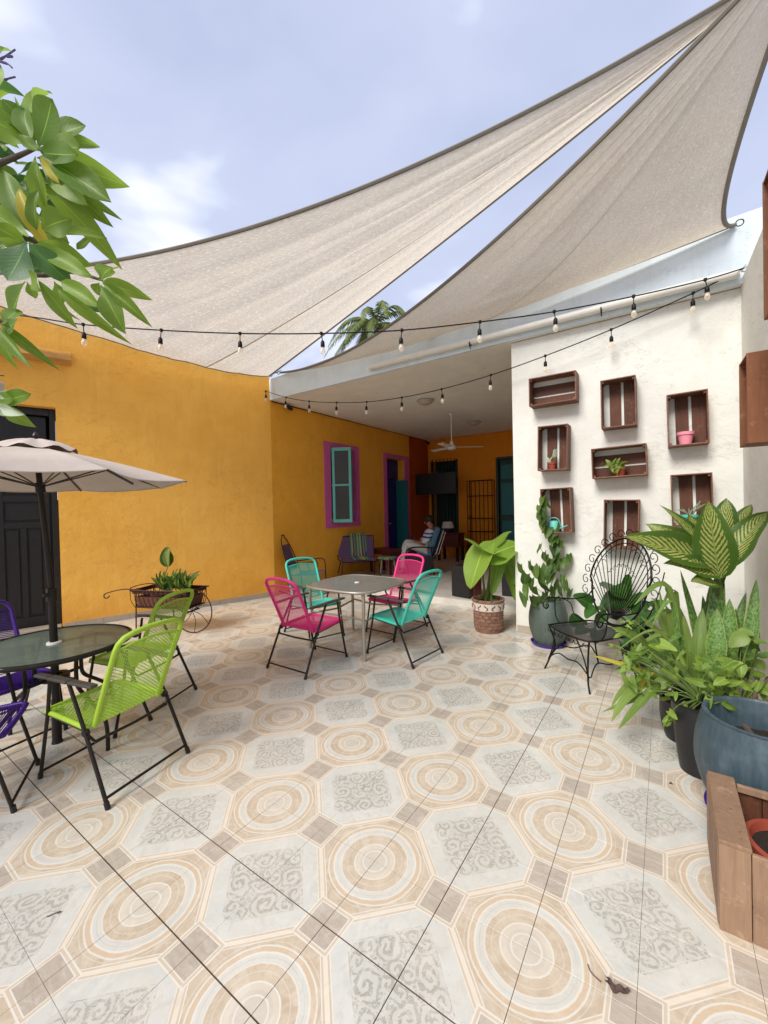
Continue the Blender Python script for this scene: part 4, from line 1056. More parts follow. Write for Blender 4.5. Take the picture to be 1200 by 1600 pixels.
for rr, zc in ((.145, .92), (.235, 1.0)):
    for i in range(9 if rr < .2 else 13):
        nn = 9 if rr < .2 else 13
        a = R(20+140*i/(nn-1)); c = BK(rr*math.cos(a), zc+rr*.9*math.sin(a)-.06)
        put('inner_scroll', MB().tube(arc(c, .020, R(0), R(200), 8), .0032, 4), I, pc)
k = 0
for i in range(17):
    a = R(-18+216*i/16); c = BK((hw+.045)*math.cos(a), cz+(hh+.045)*math.sin(a))
    d = Vector((math.cos(a), 0, math.sin(a))); q = Vector((-d.z, 0, d.x)); sp = []
    for j in range(22):
        f = j/21; rr = .050*(1-f*.72); th = -1.9+f*6.6; sp.append(c + d*(rr*math.cos(th)) + q*(rr*math.sin(th)))
    put('outer_scroll', MB().tube(sp, .0042, 5), I, pc)
# tall side flourish on the right
put('side_flourish', MB().tube(smoothpath([(.27, .22, .5), (.36, .28, .62), (.42, .33, .85), (.44, .36, 1.0)], 6), .005, 6), I, pc, smooth=True)

# ================================================================== POTS
def barrel(t, x, y, hgt, rb, rm, rt_, mat, flute=0, saucer=None, soil=.88):
    prof = [(0, .0), (rb, 0)]
    for i in range(1, 12):
        f = i/12; s = math.sin(math.pi*f)
        prof.append((rb+(rt_-rb)*f+(rm-(rb+rt_)/2)*s, hgt*f))
    prof += [(rt_, hgt-.005), (rt_+.004, hgt), (rt_-.016, hgt+.004), (rt_-.024, hgt-.01), (rt_-.02, hgt*.62), (0, hgt*.60)]
    p = put('pot', MB().lathe(prof, (x, y, .022 if saucer else 0), 72, flute=flute, nf=36), mat, t, world=True, smooth=True)
    put('soil', MB().grid(lambda a, b: (x+(rt_-.018)*a*math.cos(b*6.2832), y+(rt_-.018)*a*math.sin(b*6.2832), hgt*soil+.012*mnoise.noise(Vector((a*9*math.cos(b*6.28), a*9*math.sin(b*6.28), x)))), 8, 28), M['soil'], p, world=True, smooth=True)
    if saucer: put('saucer', MB().lathe([(0, .001), (rb+.02, .001), (rb+.045, .035), (rb+.036, .037), (rb+.015, .010), (0, .010)], (x, y, 0), 40), saucer, t, world=True, smooth=True)
    return p
def glazed(name, c, c2):
    m, nt, b = nmat(name, .45, .5); v = objco(nt)
    st = tex_noise(nt, scaled(nt, v, (16, 16, .8)), 2, 5, .6); n2 = tex_noise(nt, v, 9, 5, .6); z = xyz(nt, v)[2]
    cc = mixc(nt, st.step(.5, .2), c, c2); cc = mixc(nt, n2.step(.62, .1)*.3, cc, tuple(min(1, x*1.8+.03) for x in c2))
    nt.links.new(cc, b.inputs['Base Color']); bump(nt, b, st, .4, .006); return m
M['glaze_blue'] = glazed('slate_blue_glaze', (.028, .052, .068), (.056, .086, .104))
M['glaze_grey'] = glazed('grey_green_glaze', (.055, .075, .065), (.085, .11, .09))
M['clay'] = None
m, nt, b = nmat('carved_brown_clay', .8, .2); v = objco(nt); n_ = tex_noise(nt, v, 22, 5, .6)
nt.links.new(mixc(nt, n_.step(.5, .2), (.17, .085, .055), (.32, .18, .13)), b.inputs['Base Color']); bump(nt, b, n_, .6, .006); M['clay'] = m
M['clay_band'] = plain('whitewashed_band', (.62, .52, .44), .8, .12, 30, bmp=.3)
M['black_mark'] = plain('black_brush_mark', (.02, .015, .015), .8)

# ------------------------------------------------------------------ taro in the carved pot
def onsurf(cx, cy, r, a, z): return Vector((cx+r*math.cos(a), cy+r*math.sin(a), z))
tx, ty = -1.86, 5.02
ta = thing('potted_taro', 'big leafed taro in a carved brown pot by the corner of the white wall', 'potted plant', (tx, ty, 0))
tp = put('pot', MB().lathe([(0, 0), (.165, 0), (.172, .03), (.178, .04), (.186, .27), (.190, .275), (.192, .375), (.20, .38), (.205, .41), (.19, .415), (.182, .40), (.178, .36), (0, .35)], (tx, ty, 0), 48), M['clay'], ta, world=True, smooth=True)
put('soil', MB().lathe([(0, .37), (.1, .375), (.18, .365)], (tx, ty, 0), 20), M['soil'], tp, world=True, smooth=True)
put('painted_band', MB().lathe([(.1885, .278), (.1945, .28), (.1955, .37), (.1895, .373)], (tx, ty, 0), 48), M['clay_band'], tp, world=True, smooth=True)
for a in range(14):     # painted squiggles round the band
    c = 2*math.pi*a/14; pts = []
    for j in range(9):
        f = j/8; pts.append(onsurf(tx, ty, .1965, c + .10*math.sin(f*5)*(1 if a % 2 else -1), .295+.06*f))
    put('brush_mark', MB().tube(pts, .0055, 4), M['black_mark'], tp, world=True)
for row in range(5):    # carved stones, each its own piece
    for a in range(16):
        c = 2*math.pi*(a+(row % 2)*.5)/16 + rng.uniform(-.03, .03); r_ = .181+.004*row/5; z0 = .055+row*.044; dw_ = .165+rng.uniform(-.03, .02); dz = .032+rng.uniform(-.004, .004)
        vs = []
        for rr in (r_-.006, r_+.004):
            for (u, zz) in ((-dw_, 0), (dw_, 0), (dw_, dz), (-dw_, dz)): vs.append(onsurf(tx, ty, rr-(0.0 if rr < r_ else .0), c+u*(1 if rr < r_ else .85), z0+(zz if rr < r_ else .004+zz*.8)))
        if math.cos(c-R(-70)) > -.2:
            put('carved_stone', MB().add(vs, [(4, 5, 6, 7), (0, 1, 5, 4), (1, 2, 6, 5), (2, 3, 7, 6), (3, 0, 4, 7)]), M['clay'], tp, world=True)
def petiole(t, mat, a, b, r0=.010, r1=.006, sag=(0, 0, 0)):
    a, b = Vector(a), Vector(b); c = (a+b)/2 + Vector(sag)
    return put('stem', MB().tube([bez(a, c, b, i/7) for i in range(8)], [r0+(r1-r0)*i/7 for i in range(8)], 6), mat, t, world=True, smooth=True)
D = 5.25
for (bx, by, tx_, ty_, w_, d0, d1, fc) in ((768, 866, 722, 848, .33, 5.2, 5.0, (-.1, -.5, .9)), (752, 866, 731, 918, .30, 5.15, 4.95, (-.3, -1, .5)), (770, 866, 812, 846, .36, 5.2, 5.25, (-.1, -.75, .75)),
                                         (778, 880, 770, 930, .13, 5.2, 5.1, (.6, -.9, .1)), (790, 868, 806, 915, .15, 5.3, 5.3, (.4, -1, .2)), (794, 890, 804, 940, .10, 5.3, 5.35, (.7, -.7, .1)), (776, 850, 796, 826, .20, 5.4, 5.6, (-.4, -.5, .8))):
    b_, t_ = at(bx, by, d0), at(tx_, ty_, d1)
    leaf(ta, 'leaf_taro', 'heart', b_ - (t_-b_)*.12, t_, w_*1.55, var=rng.choice((0, 2)), roll=0, face=fc)
    petiole(ta, M['stem'], (tx+rng.uniform(-.04, .04), ty+rng.uniform(-.04, .04), .38), b_, .017, .007, (rng.uniform(-.03, .03), 0, .05))
for q in range(6):
    a = Vector((tx+.15*math.cos(q*1.1), ty+.15*math.sin(q*1.1)-.02, .39)); leaf(ta, 'leaf_vine', 'lance', a, a+Vector((-.09+.02*q, -.06, .02)), .05)

# ------------------------------------------------------------------ vine in the grey barrel pot
gx, gy = -1.10, 4.86
gv = thing('potted_vine', 'dark leafed vine climbing the wall from a grey pot on a purple saucer', 'potted plant', (gx, gy, 0))
barrel(gv, gx, gy, .49, .150, .208, .165, M['glaze_grey'], .010, M['purple'])
vp = [at(x, y, d) for x, y, d in ((848, 945, 4.55), (862, 912, 4.62), (872, 880, 4.7), (868, 855, 4.75), (862, 838, 4.78), (850, 825, 4.78), (846, 800, 4.78), (849, 775, 4.78))]
put('stem', MB().tube(smoothpath(vp, 5), .004, 5), M['stem'], gv, world=True)
put('stem', MB().tube(smoothpath([vp[1], at(850, 868, 4.7), at(843, 855, 4.75)], 4), .003, 5), M['stem'], gv, world=True)
for (x, y, w_) in ((845, 856, 22), (850, 866, 20), (858, 880, 22), (852, 872, 16), (866, 862, 20), (872, 856, 22), (868, 872, 20), (874, 866, 16), (870, 880, 20), (878, 880, 18), (884, 876, 16), (893, 870, 14), (862, 884, 20), (876, 849, 14),
                   (848, 790, 16), (850, 798, 20), (846, 806, 18), (852, 812, 20), (849, 820, 20), (855, 828, 22), (862, 830, 24), (866, 820, 18), (845, 783, 14), (853, 785, 14), (843, 795, 12), (870, 842, 14), (866, 848, 14)):
    a = at(x+rng.uniform(-4, 4), y-rng.uniform(3, 8), 4.75); b = at(x+rng.uniform(-5, 5), y+w_*.5, 4.66)
    leaf(gv, 'leaf_vine', 'heart', a, b, w_*4.7/FPX*.72, face=(-.3, -1, .4))
for (x, y, w_) in ((812, 890, 24), (820, 905, 26), (832, 893, 24), (842, 898, 26), (852, 893, 28), (826, 920, 24), (838, 925, 22), (848, 915, 22), (830, 940, 20), (860, 905, 20), (843, 940, 22), (853, 935, 20), (867, 925, 22), (880, 908, 16), (885, 915, 18), (878, 925, 20), (870, 915, 14), (818, 935, 22), (834, 912, 20), (888, 930, 14), (858, 945, 20), (872, 940, 18), (824, 885, 14), (865, 892, 18)):
    a = at(x+rng.uniform(-4, 4), y-8, 4.5+rng.uniform(-.05, .15)); b = at(x+rng.uniform(-8, 8), y+w_*.6, 4.42+rng.uniform(-.05, .15))
    leaf(gv, 'leaf_vine', 'heart', a, b, w_*4.5/FPX*.62, face=(-.3, -1, .5))
    if rng.random() < .4: petiole(gv, M['stem'], (gx+rng.uniform(-.05, .05), gy-.02, .46), a, .004, .002, (0, 0, .05))

# ------------------------------------------------------------------ pothos behind the peacock chair
px_, py_ = -.22, 4.72
ph = thing('potted_pothos', 'dark glossy pothos in a black pot behind the iron peacock chair', 'potted plant', (px_, py_, 0))
barrel(ph, px_, py_, .34, .13, .165, .165, M['black'])
for (bx, by, tx_, ty_, w_, d) in ((925, 945, 898, 930, .17, 4.3), (930, 948, 915, 965, .14, 4.2), (965, 925, 935, 918, .22, 4.35), (975, 935, 940, 945, .24, 4.3), (975, 935, 985, 895, .13, 4.4), (960, 940, 975, 912, .2, 4.35), (905, 975, 895, 960, .15, 4.2), (915, 980, 900, 990, .12, 4.1),
                                (992, 955, 1015, 940, .16, 4.2), (992, 960, 1000, 985, .17, 4.1), (1000, 960, 1028, 968, .15, 4.1), (1005, 990, 1015, 1015, .15, 4.0), (985, 950, 1005, 925, .14, 4.2), (935, 985, 930, 1005, .13, 4.1), (950, 960, 928, 972, .13, 4.2), (1020, 950, 1040, 940, .12, 4.1), (985, 985, 975, 1010, .16, 4.0)):
    b_, t_ = at(bx, by, d), at(tx_, ty_, d-.08)
    leaf(ph, 'leaf_heart', 'heart', b_, t_, w_*1.3, var=rng.choice((0, 1, 2)), face=(-.2, -.9, .6), roll=rng.uniform(-.3, .3))
    petiole(ph, M['stem'], (px_, py_-.02, .33), b_, .004, .003, (rng.uniform(-.05, .05), 0, .08))

# ------------------------------------------------------------------ snake plant group and neighbours
def sword(t, mat, pts, wd, kind_face=(-.3, -1, .25), n=22, cup=.30, name='leaf', label=None, twist=0.0):
    "one long strap leaf swept along a curved path"
    pts = smoothpath(pts, 8); m = len(pts); mb = MB(); f = Vector(kind_face).normalized()
    for i, p in enumerate(pts):
        t_ = i/(m-1); y = (pts[min(i+1, m-1)]-pts[max(i-1, 0)]).normalized(); z = (f-y*f.dot(y)).normalized(); x = y.cross(z)
        tw = twist*t_; x, z = x*math.cos(tw)+z*math.sin(tw), z*math.cos(tw)-x*math.sin(tw)
        ww = wd*outline('sword', t_)*(1+.04*math.sin(t_*25))
        for j in range(5):
            u = (j-2)/2
            mb.v.append(p + x*(u*ww) + z*(abs(u)**1.5*ww*cup + .0*u)); mb.uv.append((j/4, t_))
    for i in range(m-1):
        for j in range(4):
            a = i*5+j; mb.f.append((a, a+1, a+6, a+5))
    return put(name, mb, mat, t, world=True, smooth=True, label=label)
sx_, sy_ = .20, 3.42
sn = thing('potted_snake_plant', 'tall banded snake plant in a dark pot in the corner beneath the patterned dumb cane', 'potted plant', (sx_, sy_, 0))
barrel(sn, sx_, sy_, .30, .14, .17, .17, M['black'])
for (tx_, ty_, bx, w_, d, mid_) in ((1182, 905, 1150, .085, 2.85, 6), (1166, 925, 1135, .075, 2.95, -4), (1126, 880, 1120, .115, 2.85, -3), (1140, 935, 1128, .10, 2.75, 6), (1112, 905, 1116, .08, 3.0, -5), (1098, 930, 1110, .07, 3.0, 3), (1063, 890, 1100, .06, 2.95, 8), (1187, 985, 1150, .05, 2.9, 5),
                               (1120, 950, 1118, .11, 2.7, 0), (1150, 950, 1140, .09, 2.8, 4)):
    b_ = at(bx, 1085, d); t_ = at(tx_, ty_, d+.05); m_ = at((bx+tx_)/2+mid_, (1085+ty_)/2, d)
    sword(sn, M['leaf_snake'], [b_, m_, t_], w_*1.0, twist=rng.uniform(-.5, .5))
lx_, ly_ = -.02, 3.28
ls = thing('potted_sansevieria', 'yellow green sword leafed plant spilling over the tiles beside the iron chair', 'potted plant', (lx_, ly_, 0))
barrel(ls, lx_+.12, ly_+.1, .26, .11, .14, .14, M['black'])
for (bx, by, mx_, my_, tx_, ty_, w_, d) in ((1075, 1070, 1050, 1010, 1022, 935, .075, 2.95), (1080, 1075, 1062, 1010, 1040, 945, .085, 2.9), (1082, 1080, 1078, 1020, 1068, 960, .07, 2.85), (1088, 1080, 1092, 1010, 1098, 950, .085, 2.8), (1095, 1060, 1110, 1000, 1132, 970, .06, 2.8),
                                          (1075, 1060, 1040, 1000, 1000, 962, .05, 3.0), (1070, 1065, 1030, 1020, 1015, 990, .05, 2.9), (1062, 1060, 1045, 1000, 1030, 920, .05, 3.05), (1080, 1060, 1070, 980, 1052, 935, .05, 3.0), (1070, 1075, 1000, 1000, 955, 980, .065, 2.8)):
    sword(ls, M['leaf_sword'], [at(bx, by, d), at(mx_, my_, d), at(tx_, ty_, d+.05)], w_*.95, twist=rng.uniform(-.6, .6))
for (pts, w_) in (([(1060, 1075, 2.85), (1020, 1062, 2.75), (980, 1090, 2.65), (955, 1128, 2.58)], .075), ([(1065, 1080, 2.8), (1030, 1072, 2.7), (995, 1105, 2.6), (966, 1140, 2.52)], .06), ([(1065, 1085, 2.85), (1030, 1082, 2.75), (995, 1092, 2.7), (940, 1113, 2.68)], .055),
                  ([(1050, 1065, 2.9), (1000, 1060, 2.85), (972, 1080, 2.8), (955, 1105, 2.75)], .045), ([(1060, 1060, 2.9), (1005, 1035, 2.85), (975, 1050, 2.8), (985, 1085, 2.75)], .04)):
    sword(ls, M['leaf_sword'], [at(*p) for p in pts], w_*.95, (-.2, -.7, .9))
sword(ls, M['leaf_yellow'], [at(1050, 1065, 2.75), at(990, 1045, 2.75), at(925, 1024, 2.8)], .045, (-.2, -.6, .9), label='yellowed strap leaf pointing to the iron chair')
sword(ls, M['leaf_yellow'], [at(1000, 1075, 2.7), at(1010, 1060, 2.68), at(1023, 1050, 2.66)], .035, (-.2, -.6, .9))

def bush(t, mat, kind, region, n, d0, d1, s0, s1, root, var=None, facev=(-.3, -.8, .8), down=.5):
    for q in range(int(n*1.2)):
        while True:
            x = rng.uniform(region[0][0], region[1][0]); y = rng.uniform(region[0][1], region[1][1])
            cx, cy = (region[0][0]+region[1][0])/2, (region[0][1]+region[1][1])/2
            if ((x-cx)/((region[1][0]-region[0][0])/2))**2+((y-cy)/((region[1][1]-region[0][1])/2))**2 < 1: break
        d = rng.uniform(d0, d1); a = at(x, y, d); s = rng.uniform(s0*.65, s1*.88)
        dr = Vector((rng.uniform(-1, 1), rng.uniform(-1, .3), rng.uniform(-1, .5)-down*.3)).normalized()
        leaf(t, mat if rng.random() < .78 else rng.choice(('leaf_vine', 'leaf_tree', 'leaf_sword')), kind, a, a+dr*s, s*rng.uniform(.5, .9), face=(facev[0]+rng.uniform(-.5, .5), facev[1], facev[2]+rng.uniform(-.7, .3)), roll=rng.uniform(-.9, .9))
        if q % 3 == 0: petiole(t, M['stem'], root, a, .004, .002, (rng.uniform(-.06, .06), rng.uniform(-.06, .0), .06))
ar = thing('arrowhead_vine', 'lime arrowhead vine tumbling between the sword leaves and the big blue pot', 'potted plant', (.02, 2.98, 0))
barrel(ar, .16, 3.02, .40, .10, .125, .14, M['black'])
rt0 = (.16, 3.0, .42)
bush(ar, 'leaf_arrow', 'arrow', ((975, 1000), (1060, 1085)), 30, 2.5, 2.8, .07, .12, rt0)
bush(ar, 'leaf_arrow', 'heart', ((1040, 1020), (1115, 1100)), 30, 2.4, 2.75, .07, .12, rt0)
bush(ar, 'leaf_arrow', 'arrow', ((948, 968), (1015, 1050)), 18, 2.7, 2.9, .05, .09, rt0)
bush(ar, 'leaf_arrow', 'heart', ((1040, 1095), (1082, 1140)), 16, 2.35, 2.5, .05, .08, rt0)
leaf(ar, 'leaf_brown', 'broad', at(1100, 1092, 2.55), at(1082, 1122, 2.5), .09, name='dry_leaf', label='dry red brown leaf', face=(-.2, -1, .3))

for q in range(16):   # slim blades arching out to the left
    x0_, y0_ = rng.uniform(1055, 1090), rng.uniform(1055, 1080); d_ = rng.uniform(2.7, 3.0); tx2 = rng.uniform(950, 1060); ty2 = rng.uniform(945, 1060)
    sword(ls, M[rng.choice(('leaf_sword', 'leaf_sword', 'leaf_snake'))], [at(x0_, y0_, d_), at((x0_+tx2)/2+10, min(y0_, ty2)-rng.uniform(5, 40), d_-.05), at(tx2, ty2, d_-.1)], rng.uniform(.022, .045), (-.2, -.8, .7), twist=rng.uniform(-1, 1))

# dumb cane
dx_, dy_ = .34, 3.70
dc = thing('dumb_cane', 'tall dumb cane with big cream veined leaves against the right wall', 'potted plant', (dx_, dy_, 0))
barrel(dc, dx_, dy_, .30, .14, .17, .17, M['terracotta'])
stp = [Vector((dx_, dy_-.02, .28)), at(1132, 1040, 2.9), at(1128, 960, 2.88), at(1122, 905, 2.86)]
put('cane', MB().tube(smoothpath(stp, 6), [.022]*18+[.018], 10), M['stem'], dc, world=True, smooth=True)
for (bx, by, tx_, ty_, w_, d0, d1, fc, v_) in ((1112, 880, 988, 833, .22, 2.86, 2.65, (-.2, -1, .35), 0), (1118, 875, 1020, 820, .19, 2.95, 3.0, (-.2, -1, .4), 1), (1124, 905, 1106, 787, .235, 2.80, 2.62, (-.4, -1, .1), 0), (1128, 880, 1142, 782, .22, 3.0, 3.1, (-.3, -1, .2), 2),
                                             (1136, 875, 1168, 782, .17, 3.0, 3.1, (-.4, -1, .2), 0), (1134, 890, 1190, 785, .19, 2.8, 2.75, (-.6, -1, .1), 1), (1122, 890, 1075, 800, .15, 3.0, 3.05, (-.1, -1, .3), 2), (1140, 880, 1186, 808, .17, 2.95, 2.95, (-.4, -.9, .3), 2), (1110, 860, 1037, 788, .07, 2.9, 2.9, (-.2, -1, .6), 0),
                                             (1120, 900, 1062, 868, .17, 2.8, 2.68, (-.2, -.9, .6), 1), (1112, 895, 1075, 850, .15, 2.9, 2.8, (-.2, -.8, .7), 3), (1120, 912, 1084, 905, .12, 2.75, 2.66, (-.2, -.9, .6), 0)):
    b_, t_ = at(bx, by, d0), at(tx_, ty_, d1)
    leaf(dc, 'leaf_dieff', 'broad', b_, t_, w_*1.02, var=v_, roll=rng.uniform(-.45, .45), face=fc)
    petiole(dc, M['stem'], stp[-1]-Vector((0, 0, rng.uniform(0, .12))), b_, .010, .006)
leaf(dc, 'leaf_brown', 'lance', at(1092, 905, 2.75), at(1084, 910, 2.7), .03, name='dry_leaf')

# big blue pot
bx_, by_ = .39, 2.685
bp = thing('big_blue_pot', 'large slate blue ribbed pot with a woody leafy shrub in the right foreground', 'potted plant', (bx_, by_, 0))
barrel(bp, bx_, by_, .50, .19, .272, .235, M['glaze_blue'], .010, M['purple'], soil=.74)
trunk = [Vector((bx_-.02, by_-.04, .40)), at(1160, 1128, 2.25), at(1152, 1110, 2.25)]
put('trunk', MB().tube(smoothpath(trunk, 5), .014, 8), M['bark'], bp, world=True, smooth=True)
for pts in ([(1158, 1118, 2.25), (1178, 1090, 2.3), (1200, 1058, 2.35)], [(1155, 1112, 2.25), (1145, 1080, 2.3), (1130, 1050, 2.3)], [(1160, 1115, 2.25), (1156, 1085, 2.3), (1165, 1060, 2.35)]):
    put('branch', MB().tube(smoothpath([at(*p) for p in pts], 5), .008, 6), M['bark'], bp, world=True, smooth=True)
rt1 = at(1155, 1105, 2.3)
bush(bp, 'leaf_arrow', 'heart', ((1085, 1020), (1165, 1105)), 42, 2.2, 2.55, .06, .11, rt1)
bush(bp, 'leaf_sword', 'broad', ((1140, 985), (1180, 1060)), 9, 2.5, 2.7, .10, .16, rt1)
bush(bp, 'leaf_arrow', 'heart', ((1165, 1045), (1215, 1100)), 16, 2.3, 2.45, .05, .09, rt1)
bush(bp, 'leaf_snake', 'lance', ((1165, 1000), (1200, 1050)), 6, 2.6, 2.8, .08, .12, rt1)
for k in range(5):
    leaf(bp, 'leaf_arrow', 'lance', at(1180, 1152, 2.2), at(1180+rng.uniform(-14, 14), 1142+rng.uniform(-6, 6), 2.18), .02)
leaf(bp, 'leaf_arrow', 'heart', at(1108, 1092, 2.2), at(1103, 1117, 2.18), .06)

# ------------------------------------------------------------------ wooden planter box in the foreground
pb = thing('wooden_planter_box', 'open plank box with a clay pot inside, cut by the lower right corner', 'planter box', (.37, 2.18, 0))
x0, x1, y0, y1, zt = .153, .62, 1.935, 2.385, .325
WP = M['wood_pale']
def pl(nm, c, d, rz=0, mat=WP, bev=.004): return put(nm, MB().box((0, 0, 0), d, rz), mat, pb, bevel=bev), c
def plank(nm, c, d, mat=WP, rx=0, ry=0):
    o = put(nm, MB().box((0, 0, 0), d), mat, pb, bevel=.003); o.location = Vector(c)-pb.location; o.rotation_euler = (rx, ry, 0); return o
for i in range(5):
    plank('front_plank', (x0+.046+i*.0935, y0, zt/2), (.0915, .016, zt-.004*(i % 2)))
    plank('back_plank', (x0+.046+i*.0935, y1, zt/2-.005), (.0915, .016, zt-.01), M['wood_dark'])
plank('rim_board', (x0+.047, (y0+y1)/2+.0, zt+.008), (.096, y1-y0+.02, .016))
for i in range(5):
    plank('side_plank', (x0+.004, y0+.055+i*.094, zt/2-.003), (.014, .0905, zt-.012))
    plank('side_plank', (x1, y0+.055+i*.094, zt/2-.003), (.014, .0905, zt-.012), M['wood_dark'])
plank('back_rail', ((x0+.1+x1)/2, y1-.02, zt-.01), (x1-x0-.1, .02, .03))
plank('base_board', ((x0+x1)/2, (y0+y1)/2, .03), (x1-x0-.03, y1-y0-.03, .012), M['wood_dark'])
cpt = thing('clay_pot', 'red brown clay pot sitting inside the foreground plank box', 'pot', (.395, 2.13, .037))
put('pot', MB().lathe([(0, 0), (.09, 0), (.135, .20), (.145, .20), (.148, .235), (.13, .238), (.122, .2), (0, .19)], (0, 0, 0), 40), M['terra_red'], cpt, smooth=True)
put('soil', MB().lathe([(0, .208), (.06, .214), (.123, .205)], (0, 0, 0), 24), M['soil'], cpt, smooth=True)

# ================================================================== CRATES
def crate(label, W_, H_, D_, mats=None, slats=2, vertical=True, group='wooden crates on the white wall'):
    "open box, back at y=0 against the wall, opening at y=-D"
    wc, wd = mats or (M['wood_crate'], M['wood_dark'])
    t = thing('wooden_crate', label, 'crate', group=group); th = .012
    def bd(nm, c, d, mat=wc, b=.0025):
        o = put(nm, MB().box((0, 0, 0), d), mat, t, bevel=b); o.location = c; return o
    bd('side_board', (-W_/2+th/2, -D_/2, 0), (th, D_, H_)); bd('side_board', (W_/2-th/2, -D_/2, 0), (th, D_, H_))
    bd('end_board', (0, -D_/2, H_/2-th/2), (W_-2*th-.001, D_-.004, th)); bd('end_board', (0, -D_/2, -H_/2+th/2), (W_-2*th-.001, D_-.004, th))
    iw, ih = W_-2*th, H_-2*th
    if vertical:
        w2 = iw*.36
        for x in (-iw*.13, iw*.315): bd('back_slat', (x, -.009, 0), (w2, .010, ih-.002), wd, .001)
    else:
        h2 = ih*.36
        for z in (-ih*.32, ih*.12): bd('back_slat', (0, -.009, z), (iw-.002, .010, h2), wd, .001)
    for sx in (-1, 1):
        for sz in (-1, 1):
            bd('corner_post', (sx*(iw/2-.011), -D_/2-.01, sz*(ih/2-.011)), (.02, D_-.05, .02), wc, .001)
    return t
WY = 5.15
CR_ = [('empty slatted crate lying wide at the top left of the crate wall', -1.04, 2.905, False, 0, .5), ('empty upright crate at the top centre of the crate wall', -.385, 2.645, True, 0, 1), ('upright crate at the top right holding a pink pot', .20, 2.395, True, 0, 1), ('upright crate in the left column holding a red pot with a cut cane', -1.045, 2.235, True, 0, 1),
       ('crate lying wide in the middle of the wall with a trailing plant', -.39, 2.025, False, 0, 1), ('upright crate at the lower left with a teal watering can', -1.02, 1.515, True, 0, 1), ('empty upright crate just above the peacock chair', -.375, 1.365, True, 0, 1), ('dark upright crate at the lower right behind the dumb cane leaves', .225, 1.60, True, 0, 1)]
cr_v = crate(CR_[1][0], .325, .515, .19); cr_h = crate(CR_[0][0], .51, .325, .19, vertical=False)
first = {True: cr_v, False: cr_h}; used = set(); crates = []
for (lab, x, z, ver, _, _) in CR_:
    o = first[ver] if ver not in used else copy_tree(first[ver]); used.add(ver)
    o.location = (x, WY, z); o['label'] = lab; o.rotation_euler = (0, R(rng.uniform(-1.6, 1.6)), 0); crates.append(o)
r1 = crate('orange brown crate fixed low on the right wall', .24, .52, .27, (M['wood_orange'], M['wood_dark']), group='crates on the right wall')
r1.location = (rwx(3.27), 3.27, 2.18); r1.rotation_euler = (0, 0, R(-88.7))
r2 = copy_tree(r1); r2['label'] = 'dark crate fixed high on the right wall, cut by the picture edge'; r2.location = (rwx(2.58), 2.60, 2.80)
r2.scale = (1, 1, 1.28)

# pots in the crates
def smallpot(name, label, x, z, mat, r=.055, h=.09, y=None):
    t = thing(name, label, 'pot', (x, (WY-.09) if y is None else y, z))
    put('pot', MB().lathe([(0, 0), (r*.68, 0), (r*.92, h*.75), (r*1.03, h*.76), (r*1.05, h), (r*.93, h), (r*.88, h*.8), (0, h*.78)], n=28), mat, t, smooth=True)
    put('soil', MB().lathe([(0, h*.9), (r*.9, h*.88)], n=16), M['soil'], t, smooth=True)
    return t
smallpot('pink_pot', 'pink rimmed flower pot standing in the top right crate', .185, 2.395-.257+.013, M['pink_pot'], .072, .125)
t = smallpot('red_pot', 'small red pot with a pale cut cane in the left column crate', -1.07, 2.235-.257+.013, M['terra_red'], .05, .085)
L0 = t.location
for (dx, dz, ex, ez, w_) in ((-.02, .08, -.06, .16, .05), (-.02, .08, -.02, .15, .04), (.035, .16, .06, .24, .045), (.03, .15, .02, .23, .04)):
    leaf(t, 'leaf_pale', 'heart', L0+Vector((dx, -.01, dz)), L0+Vector((ex, -.04, ez)), w_)
put('cane', MB().tube([(.03, 0, .07), (.036, 0, .17)], .006, 6), M['stem'], t)
t = smallpot('red_pot', 'small red pot with a spreading leafy plant in the wide middle crate', -.385, 2.025-.162+.013, M['terra_red'], .062, .085)
L0 = t.location
for q in range(20):
    a = L0+Vector((rng.uniform(-.09, .03), rng.uniform(-.06, .0), rng.uniform(.08, .12))); d = Vector((rng.uniform(-1, .5), rng.uniform(-.6, .1), rng.uniform(-.5, 1))).normalized()
    leaf(t, 'leaf_arrow', 'broad', a, a+d*rng.uniform(.06, .09), rng.uniform(.03, .045))
wc = thing('watering_can', 'small teal watering can standing in the lower left crate', 'watering can', (-1.055, WY-.10, 1.515-.257+.013))
put('body', MB().lathe([(0, 0), (.055, 0), (.055, .11), (.048, .12), (.03, .125), (.028, .118), (0, .11)], n=28), M['teal_pot'], wc, smooth=True)
put('handle', MB().tube(smoothpath([(-.055, -.02, .03), (-.085, -.03, .09), (-.03, -.03, .155), (.04, -.03, .15), (.07, -.02, .08), (.056, -.01, .02)], 5), .005, 6), M['teal_pot'], wc, smooth=True)
put('spout', MB().tube([(.045, -.02, .03), (.10, -.04, .05), (.15, -.05, .075)], [.010, .007, .006], 8), M['teal_pot'], wc, smooth=True)
t = smallpot('teal_pot', 'teal pot with thin pale sprigs in the dark lower right crate', .205, 1.60-.257+.013, M['teal_pot'], .075, .10)
L0 = t.location
for q in range(9):
    a = L0+Vector((rng.uniform(-.03, .03), 0, .09)); leaf(t, 'leaf_pale', 'lance', a, a+Vector((rng.uniform(-.09, .09), -.03, rng.uniform(.08, .16))), .012)
smallpot('teal_saucer', 'teal dish beside the stem of the lower right crate plant', .10, 1.60-.257+.013, M['teal_pot'], .03, .03) if False else None

